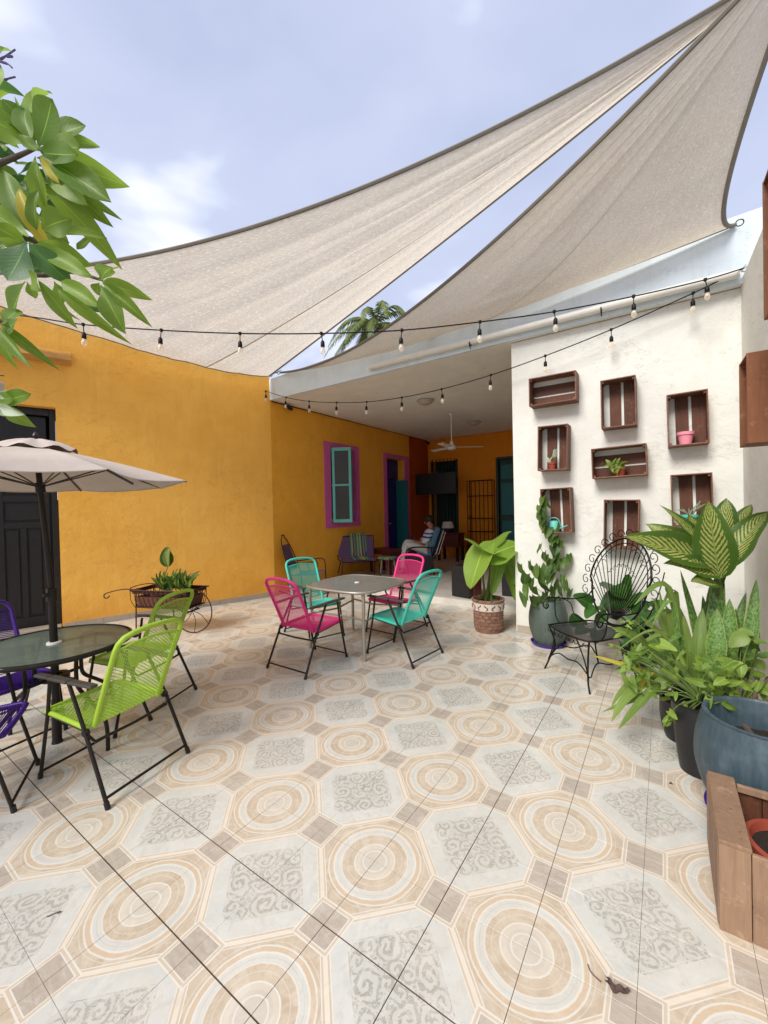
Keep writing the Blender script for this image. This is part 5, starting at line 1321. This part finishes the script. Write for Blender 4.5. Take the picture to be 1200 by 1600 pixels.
# wheelbarrow plants
wp = thing('barrow_plant', 'leafy green plant with one tall striped leaf in the iron wheelbarrow', 'plant', (-5.35, 2.9, .37))
put('pot', MB().lathe([(0, 0), (.10, 0), (.12, .15), (.13, .16), (.11, .165), (0, .15)], W(-.15, 0, .37), 28), M['clay'], wp, world=True, smooth=True)
put('pot', MB().lathe([(0, 0), (.10, 0), (.12, .15), (.13, .16), (.11, .165), (0, .15)], W(-.48, 0, .37), 28), M['clay'], wp, world=True, smooth=True)
for q in range(90):
    bse = W(rng.uniform(-.42, -.02), rng.uniform(-.1, .1), .56); d = Vector((rng.uniform(-.9, .9), rng.uniform(-.6, .4), rng.uniform(.5, 1.4))).normalized()
    leaf(wp, 'leaf_vine' if q % 3 else 'leaf_tree', rng.choice(('lance', 'broad')), bse + d*rng.uniform(0, .12), bse + d*rng.uniform(.14, .30), rng.uniform(.03, .055))
st0 = W(-.50, 0, .55); l0 = at(262, 886, 5.55); l1 = at(260, 855, 5.5)
petiole(wp, M['stem'], st0, l0, .008, .006)
for rl in (-.5, 0, .5): leaf(wp, 'leaf_dieff', 'broad', l0, l1+Vector((rl*.05, 0, 0)), .17, var=0, roll=rl, face=(.5, -.8, .2))

# ================================================================== COVERED ROOM FURNITURE
ZF = .1
fan = thing('ceiling_fan', 'white three blade ceiling fan under the covered roof', 'ceiling fan', (-3.79, 8.2, 3.6))
put('downrod', MB().tube([(0, 0, 0), (0, 0, -.68)], .012, 8).lathe([(0, 0), (.06, -.0), (.05, -.04), (.015, -.06)], n=20), M['white_plastic'], fan, smooth=True)
put('motor', MB().lathe([(0, -.60), (.03, -.61), (.05, -.68), (.06, -.69), (.095, -.72), (.10, -.76), (.06, -.79), (0, -.795)], n=28), M['white_plastic'], fan, smooth=True)
for k in range(3):
    a = R(35+120*k); Mz = Matrix.Rotation(a, 3, 'Z') @ Matrix.Rotation(R(10), 3, 'X')
    put('blade', MB().box(Matrix.Rotation(a, 3, 'Z') @ Vector((.40, 0, -.735)), (.56, .12, .008), M=Mz), M['white_plastic'], fan, bevel=.003)
for x, y, lab in ((-3.70, 6.88, 'round ceiling light cover nearer the patio'), (-3.74, 9.39, 'round ceiling light cover beyond the ceiling fan')):
    c = thing('ceiling_light', lab, 'ceiling light', (x, y, 3.6), group='ceiling lights')
    put('cover', MB().lathe([(.14, 0), (.145, -.02), (.12, -.06), (.06, -.085), (0, -.09)], n=32), M['lamp_glass'], c, smooth=True)
    put('rim', MB().lathe([(.138, .0), (.165, 0), (.165, -.02), (.14, -.025)], n=32), M['lamp_glass'], c, smooth=True)
for p, lab in (((-5.86, 5.46, 3.53), 'small dark security camera under the near roof corner'), ((-5.86, 11.0, 3.50), 'small dark security camera in the far corner of the room')):
    c = thing('security_camera', lab, 'security camera', p, group='security cameras')
    put('body', MB().lathe([(0, -.06), (.035, -.055), (.04, 0), (.035, .06), (0, .065)], n=16, M=Matrix.Rotation(R(70), 3, 'X')), M['black'], c, smooth=True)
    put('mount', MB().tube([(0, 0, 0), (-.03, 0, .06)], .012, 6), M['black'], c)
cbl = thing('ceiling_cable', 'thin dark cable running along the top of the side wall', 'cable', (SX, 8, 3.59))
put('cable', MB().tube([(SX+.012, 5.1, 3.588), (SX+.012, 11.1, 3.588)], .008, 5), M['iron'], cbl, world=True)
tv = thing('television', 'black flat television on a wall bracket in the dark corner', 'television', (-5.33, 10.45, 2.23))
put('screen', MB().box((-5.33, 10.40, 2.23), (1.22, .05, .60), R(4)), M['black'], tv, world=True, bevel=.006)
put('bracket', MB().bar((-5.4, 10.44, 2.23), (-5.6, 11.13, 2.23), .05, .05), M['iron'], tv, world=True)
# iron rack
rk = thing('iron_wine_rack', 'tall black wrought iron rack against the far orange wall', 'rack', (-4.23, 10.9, ZF))
for i in range(7): put('bar', MB().tube([(-.36+i*.12, 0, .35), (-.36+i*.12, 0, 2.18)], .010, 6), M['iron'], rk)
for z in (.35, .75, 1.12, 1.75, 2.18): put('shelf_bar', MB().tube([(-.36, 0, z), (.36, 0, z)], .012, 6).tube([(-.36, .18, z), (.36, .18, z)], .010, 6), M['iron'], rk)
put('scroll', MB().tube([Vector((-.30+.06*(1-j/24)*math.cos(j*.5), -.02, 1.15+.06*(1-j/24)*math.sin(j*.5))) for j in range(22)], .008, 5), M['iron'], rk)
for x in (-.36, .36): put('side_frame', MB().tube([(x, 0, 0), (x, 0, 2.18), (x, .18, 2.18), (x, .18, 0)], .012, 6), M['iron'], rk)
put('lower_chest', MB().box((0, .09, .24), (.8, .3, .28)), M['red_cab'], rk, bevel=.008)
# cabinet and lamp
cb = thing('side_cabinet', 'dark red side cabinet with lamp under the barred window', 'cabinet', (-4.85, 10.3, ZF))
put('body', MB().box((0, 0, .55), (.62, .42, .34)), M['red_cab'], cb, bevel=.008); put('cabinet_top', MB().box((0, 0, .735), (.68, .46, .03)), M['red_cab'], cb, bevel=.006)
for sx in (-1, 1):
    for sy in (-1, 1): put('leg', MB().box((sx*.27, sy*.17, .19), (.06, .06, .38)), M['black'], cb)
put('drawer_front', MB().box((0, -.215, .55), (.52, .012, .22)), M['red_cab'], cb, bevel=.004)
lp = thing('table_lamp', 'small lamp with cream shade on the dark red cabinet', 'lamp', (-4.88, 10.2, ZF+.75))
put('base', MB().lathe([(0, 0), (.07, 0), (.06, .02), (.02, .05), (.035, .10), (.012, .15), (.012, .2)], n=20), M['red_cab'], lp, smooth=True)
put('lamp_shade', MB().lathe([(.17, .14), (.13, .31), (.127, .31), (.167, .14)], n=28), M['shade'], lp, smooth=True)
# speaker box
sb = thing('speaker_box', 'dark grey speaker box standing at the edge of the marble step', 'speaker', (-2.72, 6.28, ZF))
put('body', MB().box((0, 0, .26), (.34, .26, .50), R(-12)), M['black'], sb, bevel=.008)
put('side_panel', MB().box((.18, .06, .24), (.05, .22, .42), R(-12)), M['red_cab'], sb, bevel=.004)
sb2 = thing('speaker_box', 'second black box behind the taro at the marble step', 'speaker', (-2.0, 6.75, ZF)); put('body', MB().box((0, 0, .2), (.42, .3, .4)), M['black'], sb2, bevel=.008)

# bench chair with serape, low red table, round stool
bn = thing('woven_bench', 'low wire frame bench with purple weave and a striped blanket', 'bench', (-5.5, 7.0, ZF), R(48))
fr = MB()
for sx in (-.42, .42):
    fr.tube(smoothpath([(sx, -.32, 0), (sx*.9, -.30, .36), (sx*.92, .0, .36), (sx*.98, .22, .42), (sx, .36, .86)], 5), .010, 6); fr.tube([(sx*.9, -.0, .36), (sx, .28, 0)], .010, 6)
fr.tube([(-.42, .36, .86), (.42, .36, .86)], .010, 6); fr.tube([(-.38, -.30, .36), (.38, -.30, .36)], .010, 6); put('frame', fr, M['iron'], bn, smooth=True)
put('woven_back', MB().grid(lambda a, b: (-.40+.80*a, .21+.15*b, .42+.44*b), 8, 6), M['purple_weave'], bn, smooth=True)
put('woven_seat', MB().grid(lambda a, b: (-.37+.74*a, -.30+.50*b, .365+.05*b*b), 8, 6), M['purple_weave'], bn, smooth=True)
bl = thing('striped_blanket', 'green and yellow striped blanket draped over the wire bench', 'blanket', (-5.5, 7.0, ZF), R(48))
put('cloth', MB().grid(lambda a, b: (-.12+.36*a, [(-.22, 0), (.19, 0), (.33, 0), (.40, 0)][min(3, int(b*3.999))][0]*0 + (-.22+.43*min(1, b*2) + .16*max(0, b*2-1)), .39+.03*min(1, b*2)+.50*max(0, b*2-1)+.008*math.sin(a*30)), 24, 20), M['stripes'], bl, smooth=True)
lt = thing('low_table', 'low dark red wooden side table beside the seated person', 'table', (-5.25, 7.75, ZF), R(-20))
put('table_top', MB().box((0, 0, .52), (.85, .45, .04)), M['red_cab'], lt, bevel=.006); put('apron', MB().box((0, 0, .46), (.78, .38, .07)), M['red_cab'], lt)
for sx in (-1, 1):
    for sy in (-1, 1): put('leg', MB().box((sx*.37, sy*.18, .215), (.05, .05, .43)), M['red_cab'], lt)
rs = thing('round_stool', 'round stool with a striped blue and yellow cushion', 'stool', (-4.95, 7.35, ZF))
put('cushion', MB().lathe([(0, .37), (.2, .37), (.23, .395), (.2, .42), (0, .425)], n=28), M['stripes'], rs, smooth=True)
for k in range(3): put('leg', MB().tube([(.15*math.cos(k*2.1), .15*math.sin(k*2.1), .37), (.2*math.cos(k*2.1), .2*math.sin(k*2.1), 0)], .012, 6), M['table_metal'], rs)

# rocking chair
rc = thing('rocking_chair', 'black iron rocking chair by the yellow wall behind the teal chair', 'chair', (-5.45, 5.45, 0), R(-64))
I = M['iron']
for s in (-.24, .24):
    put('rocker', MB().tube([(s, -.48+.96*i/12, .02+.10*((i-6)/6)**2) for i in range(13)], .011, 6), I, rc, smooth=True)
    put('side_frame', MB().tube(smoothpath([(s, -.22, .04), (s, -.25, .40), (s, -.36, .72), (s*.6, -.46, 1.0), (s*.3, -.48, 1.06)], 5), .010, 6).tube(smoothpath([(s, .26, .05), (s, .25, .40), (s*1.1, .22, .62), (s*1.15, .05, .64), (s*1.1, -.30, .60)], 5), .010, 6), I, rc, smooth=True)
    put('seat_rail', MB().tube([(s, -.25, .40), (s, .25, .42)], .009, 6), I, rc)
    put('arm_scroll', MB().tube(smoothpath([(s*1.1, .05, .63), (s*1.05, .10, .5), (s, .0, .42)], 4), .007, 6), I, rc)
put('seat', MB().grid(lambda a, b: (-.23+.46*a, -.24+.48*b, .40+.02*b-.02*math.sin(3.14*a)), 6, 6), M['purple_weave'], rc, smooth=True)
put('crest', MB().tube(smoothpath([(-.08, -.48, 1.05), (-.05, -.49, 1.12), (0, -.49, 1.10), (.05, -.49, 1.12), (.08, -.48, 1.05)], 4), .008, 6), I, rc)
put('back_rail', MB().tube([(-.17, -.44, .93), (.17, -.44, .93)], .008, 6), I, rc); put('back_rail', MB().tube([(-.24, -.28, .48), (.24, -.28, .48)], .008, 6), I, rc)
put('back_panel', MB().grid(lambda a, b: ((-.22+.44*a)*(1-.28*b), -.29-.145*b, .49+.43*b), 6, 6), M['purple_weave'], rc, smooth=True)

# armchair with cushion, facing left
ac = thing('armchair', 'black metal armchair with blue cushions at the back of the room', 'armchair', (-4.52, 8.05, ZF), R(32))
# local: faces -x
for s in (-.33, .33):
    put('side_frame', MB().tube(smoothpath([(-.30, s, 0), (-.32, s, .56), (.25, s, .60), (.32, s, .62)], 4), .016, 8).tube([(.22, s, .30), (.46, s, .98)], .016, 8).tube([(.25, s, 0), (.20, s, .60)], .016, 8), M['black'], ac, smooth=True)
    put('side_panel', MB().add([(-.30, s, .05), (.24, s, .05), (.22, s, .42), (-.31, s, .42)], [(0, 1, 2, 3)]).add([(-.30, s+.02, .05), (.24, s+.02, .05), (.22, s+.02, .42), (-.31, s+.02, .42)], [(3, 2, 1, 0)]), M['black'], ac)
    put('white_piping', MB().tube([(.30, s*1.02, .45), (.48, s*1.02, .97)], .006, 5), M['white_plastic'], ac)
    put('white_piping', MB().tube([(.36, s*1.02, .45), (.52, s*1.02, .93)], .005, 5), M['white_plastic'], ac)
put('back_panel', MB().box((.37, 0, .66), (.05, .62, .68), M=Matrix.Rotation(R(19), 3, 'Y')), M['black'], ac, bevel=.01)
put('seat_cushion', MB().box((-.04, 0, .38), (.56, .60, .12)), M['blue_cushion'], ac, bevel=.04)
put('back_cushion', MB().box((.27, 0, .72), (.13, .60, .66), M=Matrix.Rotation(R(19), 3, 'Y')), M['blue_cushion'], ac, bevel=.05)
put('throw_cushion', MB().box((.19, -.17, .62), (.10, .22, .30), M=Matrix.Rotation(R(19), 3, 'Y')), M['stripes'], ac, bevel=.04)

# seated person, leaning back, knees up to the left
pe = thing('person', 'person in white trousers and striped top leaning back in the armchair, reading', 'person', (-4.52, 8.05, ZF), R(32))
def skin_body(name, pts, edges, radii, mat, parent, sub=2):
    me = bpy.data.meshes.new(name); me.from_pydata(pts, edges, []); o = bpy.data.objects.new(name, me); col.objects.link(o); o.parent = parent
    md = o.modifiers.new('skin', 'SKIN'); md.use_smooth_shade = True
    for i, r_ in enumerate(radii):
        d = me.skin_vertices[0].data[i]; d.radius = (r_, r_) if not isinstance(r_, tuple) else r_
    me.skin_vertices[0].data[0].use_root = True
    s = o.modifiers.new('sub', 'SUBSURF'); s.levels = sub; s.render_levels = sub
    me.materials.append(mat); return o
pel = (0.10, 0, .52)
body = skin_body('body', [pel, (.14, 0, .66), (.20, 0, .82), (.24, 0, .95), (.235, 0, 1.02), (.21, 0, 1.08), (.19, 0, 1.17),
                  (.22, .17, .93), (.10, .24, .74), (-.06, .12, .70), (-.12, .07, .72), (.22, -.17, .93), (.12, -.25, .74), (-.04, -.14, .68), (-.10, -.08, .70),
                  (.07, .09, .52), (-.33, .10, .70), (-.42, .10, .30), (-.44, .10, .06), (-.55, .10, .04), (.07, -.09, .52), (-.32, -.11, .66), (-.42, -.12, .27), (-.43, -.12, .06), (-.54, -.12, .04)],
                 [(0, 1), (1, 2), (2, 3), (3, 4), (4, 5), (5, 6), (3, 7), (7, 8), (8, 9), (9, 10), (3, 11), (11, 12), (12, 13), (13, 14), (0, 15), (15, 16), (16, 17), (17, 18), (18, 19), (0, 20), (20, 21), (21, 22), (22, 23), (23, 24)],
                 [.14, .135, .15, .12, .05, .075, .085, .06, .045, .032, .03, .06, .045, .032, .03, .095, .075, .055, .04, .035, .095, .075, .055, .04, .035], M['skin'], pe)
skin_body('shirt', [(.12, 0, .58), (.14, 0, .68), (.20, 0, .83), (.235, 0, .94), (.22, .18, .93), (.10, .25, .745), (.0, .18, .72), (.22, -.18, .93), (.12, -.26, .745), (.02, -.2, .71)],
          [(0, 1), (1, 2), (2, 3), (3, 4), (4, 5), (5, 6), (3, 7), (7, 8), (8, 9)], [.155, .15, .165, .125, .075, .058, .05, .075, .058, .05], M['shirt'], pe)
skin_body('trousers', [(.10, 0, .53), (.07, .09, .53), (-.33, .10, .705), (-.42, .10, .31), (-.43, .10, .12), (.07, -.09, .53), (-.32, -.11, .665), (-.42, -.12, .28), (-.43, -.12, .12)],
          [(0, 1), (1, 2), (2, 3), (3, 4), (0, 5), (5, 6), (6, 7), (7, 8)], [.155, .11, .09, .072, .062, .11, .09, .072, .062], M['trousers'], pe)
def blob(name, c, r3, mat, parent, sub=2, cut=None):
    bm = bmesh.new(); bmesh.ops.create_icosphere(bm, subdivisions=3, radius=1)
    for v in bm.verts: v.co = Vector((v.co.x*r3[0], v.co.y*r3[1], v.co.z*r3[2]))
    if cut: bmesh.ops.delete(bm, geom=[v for v in bm.verts if cut(v.co)], context='VERTS')
    me = bpy.data.meshes.new(name); bm.to_mesh(me); bm.free(); me.polygons.foreach_set('use_smooth', [True]*len(me.polygons)); me.materials.append(mat)
    o = bpy.data.objects.new(name, me); col.objects.link(o); o.parent = parent; o.location = c; return o
blob('hair', (.205, 0, 1.185), (.108, .092, .112), M['hair'], pe, cut=lambda v: v.z < -.02 and v.x < .01)
blob('nose', (.098, 0, 1.125), (.020, .012, .022), M['skin'], pe)
blob('ear', (.20, -.083, 1.12), (.018, .008, .028), M['skin'], pe); blob('ear', (.20, .083, 1.12), (.018, .008, .028), M['skin'], pe)
for s in (-1, 1):
    blob('eye', (.115, s*.03, 1.15), (.008, .012, .006), M['hair'], pe)
    hx, hy, hz = (-.12, .07, .72) if s > 0 else (-.10, -.08, .70)
    for k in range(4): put('finger', MB().tube([(hx-.01, hy+(k-1.5)*.016, hz+.01), (hx-.045, hy+(k-1.5)*.016, hz+.03), (hx-.055, hy+(k-1.5)*.015, hz+.005)], [.009, .008, .006], 6), M['skin'], pe, smooth=True)
    put('thumb', MB().tube([(hx, hy-s*.02, hz), (hx-.03, hy-s*.045, hz+.03)], [.010, .007], 6), M['skin'], pe, smooth=True)
put('mouth', MB().box((.112, 0, 1.085), (.008, .035, .006)), M['terra_red'], pe)
put('glasses', MB().tube([(.10, -.06, 1.15), (.10, .06, 1.15)], .006, 6).tube([(.10, -.065, 1.15), (.19, -.085, 1.14)], .004, 5).tube([(.10, .065, 1.15), (.19, .085, 1.14)], .004, 5), M['black'], pe)
bk_ = thing('reading_tablet', 'small flat dark tablet held by the seated person', 'tablet', (-4.52, 8.05, ZF), R(32))
put('slab', MB().box((-.155, -.005, .76), (.012, .13, .17), M=Matrix.Rotation(R(-25), 3, 'Y')), M['blue_paint'], bk_, bevel=.004)

# ================================================================== TREE ON THE LEFT, PALM, LANTERN, DEBRIS
tr = thing('leafy_tree', 'broad leafed tree reaching in from the left edge over the patio', 'tree', (-3.2, -.6, 0))
Tb = Vector((-3.2, -.6, 0))
put('trunk', MB().tube(smoothpath([Tb, Tb+Vector((.05, .05, 1.0)), Tb+Vector((.15, .1, 2.0)), Tb+Vector((.3, .3, 2.7))], 6), [.10]*7+[.08]*6+[.06]*6, 12), M['bark'], tr, world=True, smooth=True)
fork = Tb+Vector((.3, .3, 2.65))
def br(pts, r0, r1):
    p = smoothpath(pts, 6); m = len(p); put('branch', MB().tube(p, [r0+(r1-r0)*i/(m-1) for i in range(m)], 8), M['bark'], tr, world=True, smooth=True)
br([fork, at(-150, 300, 2.0), at(-20, 262, 1.75), at(55, 232, 1.7)], .026, .007)
br([fork, at(-140, 420, 2.0), at(-40, 372, 1.7), at(40, 372, 1.65), at(60, 385, 1.65)], .026, .007)
br([at(-60, 400, 1.75), at(10, 412, 1.65), at(60, 430, 1.6), at(110, 425, 1.6), at(160, 438, 1.6)], .014, .005)
br([fork, at(-140, 520, 1.9), at(-30, 505, 1.6), at(8, 500, 1.55)], .022, .006)
br([fork, at(-150, 650, 1.9), at(-30, 632, 1.6), at(2, 625, 1.55)], .018, .005)
TL = [ # base, tip (photo columns and rows), width, depth, kind, material
 (55, 225, 37, 98, 34, 1.7, 'lance', 0), (60, 228, 90, 158, 46, 1.62, 'obovate', 0), (62, 225, 128, 188, 34, 1.75, 'obovate', 0), (80, 222, 154, 214, 18, 1.72, 'lance', 1), (66, 230, 132, 236, 36, 1.68, 'obovate', 0), (52, 222, -12, 135, 34, 1.7, 'obovate', 0),
 (52, 225, -20, 180, 36, 1.72, 'obovate', 1), (50, 222, 18, 140, 28, 1.66, 'lance', 0), (58, 236, 30, 212, 16, 1.6, 'broad', 1), (64, 238, 136, 250, 30, 1.62, 'lance', 0), (66, 240, 176, 283, 38, 1.64, 'lance', 0), (66, 244, 165, 303, 38, 1.6, 'obovate', 0),
 (90, 290, 172, 322, 14, 1.66, 'lance', 1), (64, 246, 150, 330, 36, 1.62, 'lance', 0), (56, 245, 62, 335, 20, 1.6, 'lance', 0), (62, 244, 98, 290, 14, 1.58, 'lance', 3), (62, 250, 168, 348, 32, 1.66, 'lance', 0), (70, 290, 166, 372, 30, 1.62, 'lance', 0),
 (66, 358, 100, 338, 38, 1.56, 'obovate', 0), (58, 360, 42, 290, 20, 1.6, 'lance', 0), (50, 365, -5, 255, 34, 1.64, 'lance', 1), (46, 370, -15, 330, 30, 1.6, 'obovate', 1), (30, 295, 50, 372, 20, 1.6, 'lance', 3), (50, 360, 20, 300, 26, 1.66, 'lance', 0),
 (42, 378, 18, 442, 52, 1.5, 'obovate', 2), (45, 382, 112, 443, 32, 1.52, 'lance', 2), (60, 378, 152, 415, 26, 1.58, 'lance', 0), (85, 362, 166, 366, 20, 1.56, 'lance', 0), (55, 382, 158, 444, 24, 1.56, 'lance', 0), (40, 378, -25, 402, 26, 1.54, 'lance', 0), (40, 380, -15, 350, 26, 1.6, 'lance', 1),
 (120, 390, 143, 375, 12, 1.7, 'lance', 1), (158, 436, 172, 403, 30, 1.55, 'obovate', 0), (160, 442, 216, 453, 20, 1.5, 'lance', 0), (162, 444, 223, 494, 18, 1.5, 'lance', 0), (158, 446, 184, 509, 28, 1.48, 'obovate', 0), (155, 442, 146, 460, 16, 1.55, 'obovate', 0), (152, 438, 188, 430, 12, 1.6, 'obovate', 0),
 (40, 440, 6, 500, 48, 1.42, 'obovate', 0), (42, 440, 58, 466, 18, 1.5, 'obovate', 0), (60, 438, 118, 513, 18, 1.44, 'lance', 0), (62, 440, 96, 500, 12, 1.5, 'lance', 0), (90, 450, 169, 520, 16, 1.46, 'lance', 0), (95, 440, 153, 476, 24, 1.5, 'lance', 0), (90, 448, 165, 490, 18, 1.54, 'lance', 2), (85, 440, 102, 478, 26, 1.52, 'obovate', 0),
 (45, 425, 75, 458, 20, 1.5, 'lance', 0), (28, 498, 5, 520, 24, 1.4, 'obovate', 0), (0, 505, 60, 557, 14, 1.42, 'lance', 0), (-2, 510, 42, 572, 14, 1.42, 'lance', 0), (-6, 515, 24, 578, 12, 1.42, 'lance', 0), (5, 505, 28, 480, 26, 1.4, 'obovate', 0),
 (0, 627, 58, 616, 22, 1.45, 'lance', 0), (0, 632, 50, 668, 18, 1.42, 'lance', 0), (-2, 634, 30, 648, 14, 1.4, 'lance', 4), (-4, 640, 12, 650, 12, 1.4, 'broad', 4), (-2, 622, 20, 610, 12, 1.42, 'broad', 4), (-8, 625, 28, 622, 18, 1.44, 'lance', 0),
 (-12, 90, 8, 62, 22, 1.9, 'broad', 0), (-30, 180, 10, 112, 30, 1.8, 'obovate', 1)]
TM = ['leaf_tree', 'leaf_tree', 'leaf_shaded', 'leaf_yellow', 'leaf_pale']
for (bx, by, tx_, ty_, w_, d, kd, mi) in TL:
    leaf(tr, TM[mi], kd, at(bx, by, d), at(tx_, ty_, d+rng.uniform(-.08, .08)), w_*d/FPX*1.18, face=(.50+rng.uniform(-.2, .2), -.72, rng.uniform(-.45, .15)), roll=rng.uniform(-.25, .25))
for q in range(170):    # inner foliage, half of it beyond the picture edge
    cx, cy = rng.uniform(-120, 125), rng.uniform(120, 440)
    if ((cx-0)/118)**2+((cy-300)/135)**2 > 1 and cx > 0: continue
    d = rng.uniform(1.68, 2.05); a = rng.uniform(-1.2, 1.2); l = rng.uniform(45, 85)
    leaf(tr, 'leaf_shaded' if rng.random() < .45 else 'leaf_tree', rng.choice(('obovate', 'lance')), at(cx-l*.5*math.cos(a), cy+l*.5*math.sin(a), d), at(cx+l*.5*math.cos(a), cy-l*.5*math.sin(a)*.6+10, d+.05), rng.uniform(20, 32)*d/FPX, face=(.3, -.8, rng.uniform(-.3, .6)))
M['twig'] = plain('mauve_twig', (.12, .10, .22), .7)
for pts in ([(-10, 98), (8, 88), (24, 77)], [(10, 88), (20, 88)], [(0, 96), (12, 100), (19, 106)], [(0, 128), (12, 123), (24, 120)]):
    put('twig', MB().tube(smoothpath([at(x, y, 2.0) for x, y in pts], 4), [.006]*4+[.004]*(4*(len(pts)-2)+1) if len(pts) > 1 else .005, 5), M['twig'], tr, world=True)
ln_ = thing('wall_lantern', 'dark iron wall lantern just inside the left edge beneath the ledge', 'lantern', at(-6, 600, 4.6))
put('lamp_body', MB().lathe([(0, .13), (.05, .08), (.085, .04), (.07, -.12), (.05, -.15), (0, -.16)], at(-8, 605, 4.6), 6), M['lamp_glass'], ln_, world=True)
put('bracket', MB().tube([at(-8, 590, 4.6)+Vector((0, 0, .05)), at(-8, 585, 4.75)+Vector((-.1, 0, .12)), at(-20, 590, 5.2)], .012, 6).tube([at(-8, 586, 4.6), at(6, 587, 4.6)], .006, 5), M['iron'], ln_, world=True)

pm = thing('palm_tree', 'coconut palm beyond the roof, seen in the gap between the sails', 'palm tree', (-13.3, 19.0, 0))
pc_ = at(588, 507, 23.5)
put('trunk', MB().tube(smoothpath([(-13.5, 19.3, 0), (-13.2, 19.2, 5), (-13.6, 19.3, 9), pc_-Vector((0, 0, .2))], 6), .16, 10), M['bark'], pm, world=True, smooth=True)
for k in range(19):
    a = k*2.399+.4; up = [1.1, .7, .35, -.1, .9][k % 5]; L_ = rng.uniform(2.6, 3.4)
    d = Vector((math.cos(a), math.sin(a), 0)); pts = []
    for i in range(13):
        f = i/12; pts.append(pc_ + d*(L_*f*(1-.18*f*max(0, up))) + Vector((0, 0, L_*(up*f*.9 - (.85+.35*up)*f*f))))
    mb = MB().tube(pts, [.022*(1-i/14) for i in range(13)], 4)
    for i in range(3, 52):
        f = i/52; j = int(f*12); p = pts[j].lerp(pts[min(j+1, 12)], f*12-j); y = (pts[min(j+1, 12)]-pts[j]).normalized(); s_ = y.cross(Vector((0, 0, 1))).normalized()
        ll = .62*math.sin(math.pi*(.12+.80*f))
        for sg in (-1, 1):
            e = p + s_*sg*ll*.62 + y*ll*.42 + Vector((0, 0, -ll*.55*rng.uniform(.6, 1.3))); wv = y*.034
            mid_ = (p+e)/2+Vector((0, 0, .03)); mb.add([p-wv, p+wv, mid_+wv, mid_-wv, e], [(0, 1, 2, 3), (3, 2, 4)])
    put('frond', mb, M['frond'], pm, world=True)

M['dry'] = plain('dry_leaf', (.10, .06, .05), .9, .3, 40)
dl = thing('fallen_leaf', 'curled dry brown leaf lying on a tile joint near the lower right', 'leaf', (-.15, 1.49, 0))
def flat(o, z=.004):
    return o
mb = MB()
P0 = Vector((-.15, 1.49, .006))
mb.grid(lambda a, b: P0 + Vector(((a-.5)*.065+.01*math.sin(b*3), (b-.5)*.020*math.sin(math.pi*(a*.9+.05))+.02*(a-.5)**2*4, .012*math.sin(a*7)**2+.010*b*b)), 12, 6)
put('blade', mb, M['dry'], dl, world=True, smooth=True); put('stalk', MB().tube(smoothpath([P0+Vector((-.04, 0, .004)), P0+Vector((-.07, .01, .006)), P0+Vector((-.085, .035, .002))], 4), .0018, 5), M['dry'], dl, world=True)
tg = thing('fallen_twig', 'thin curved twig on the tiles near the left edge', 'twig', (-2.73, .75, 0))
put('stick', MB().tube(smoothpath([at(68, 1278, 1.62), at(78, 1271, 1.63), at(90, 1267, 1.64), at(84, 1269, 1.63)], 5), .0022, 5), M['dry'], tg, world=True)
for o in (tg,):
    for c in kids(o):
        zc = [v.co.z for v in c.data.vertices]
        for v in c.data.vertices: v.co.z = (v.co.z-min(zc))*.2+.0025 - o.location.z
db = thing('debris_speck', 'tiny dark scrap on the tiles left of the big blue pot', 'debris', (.005, 2.78, 0)); put('scrap', MB().add([(0, 0, .002), (.022, .006, .002), (.006, .02, .004), (.01, .008, .012)], [(0, 1, 3), (1, 2, 3), (2, 0, 3)]), M['dry'], db)
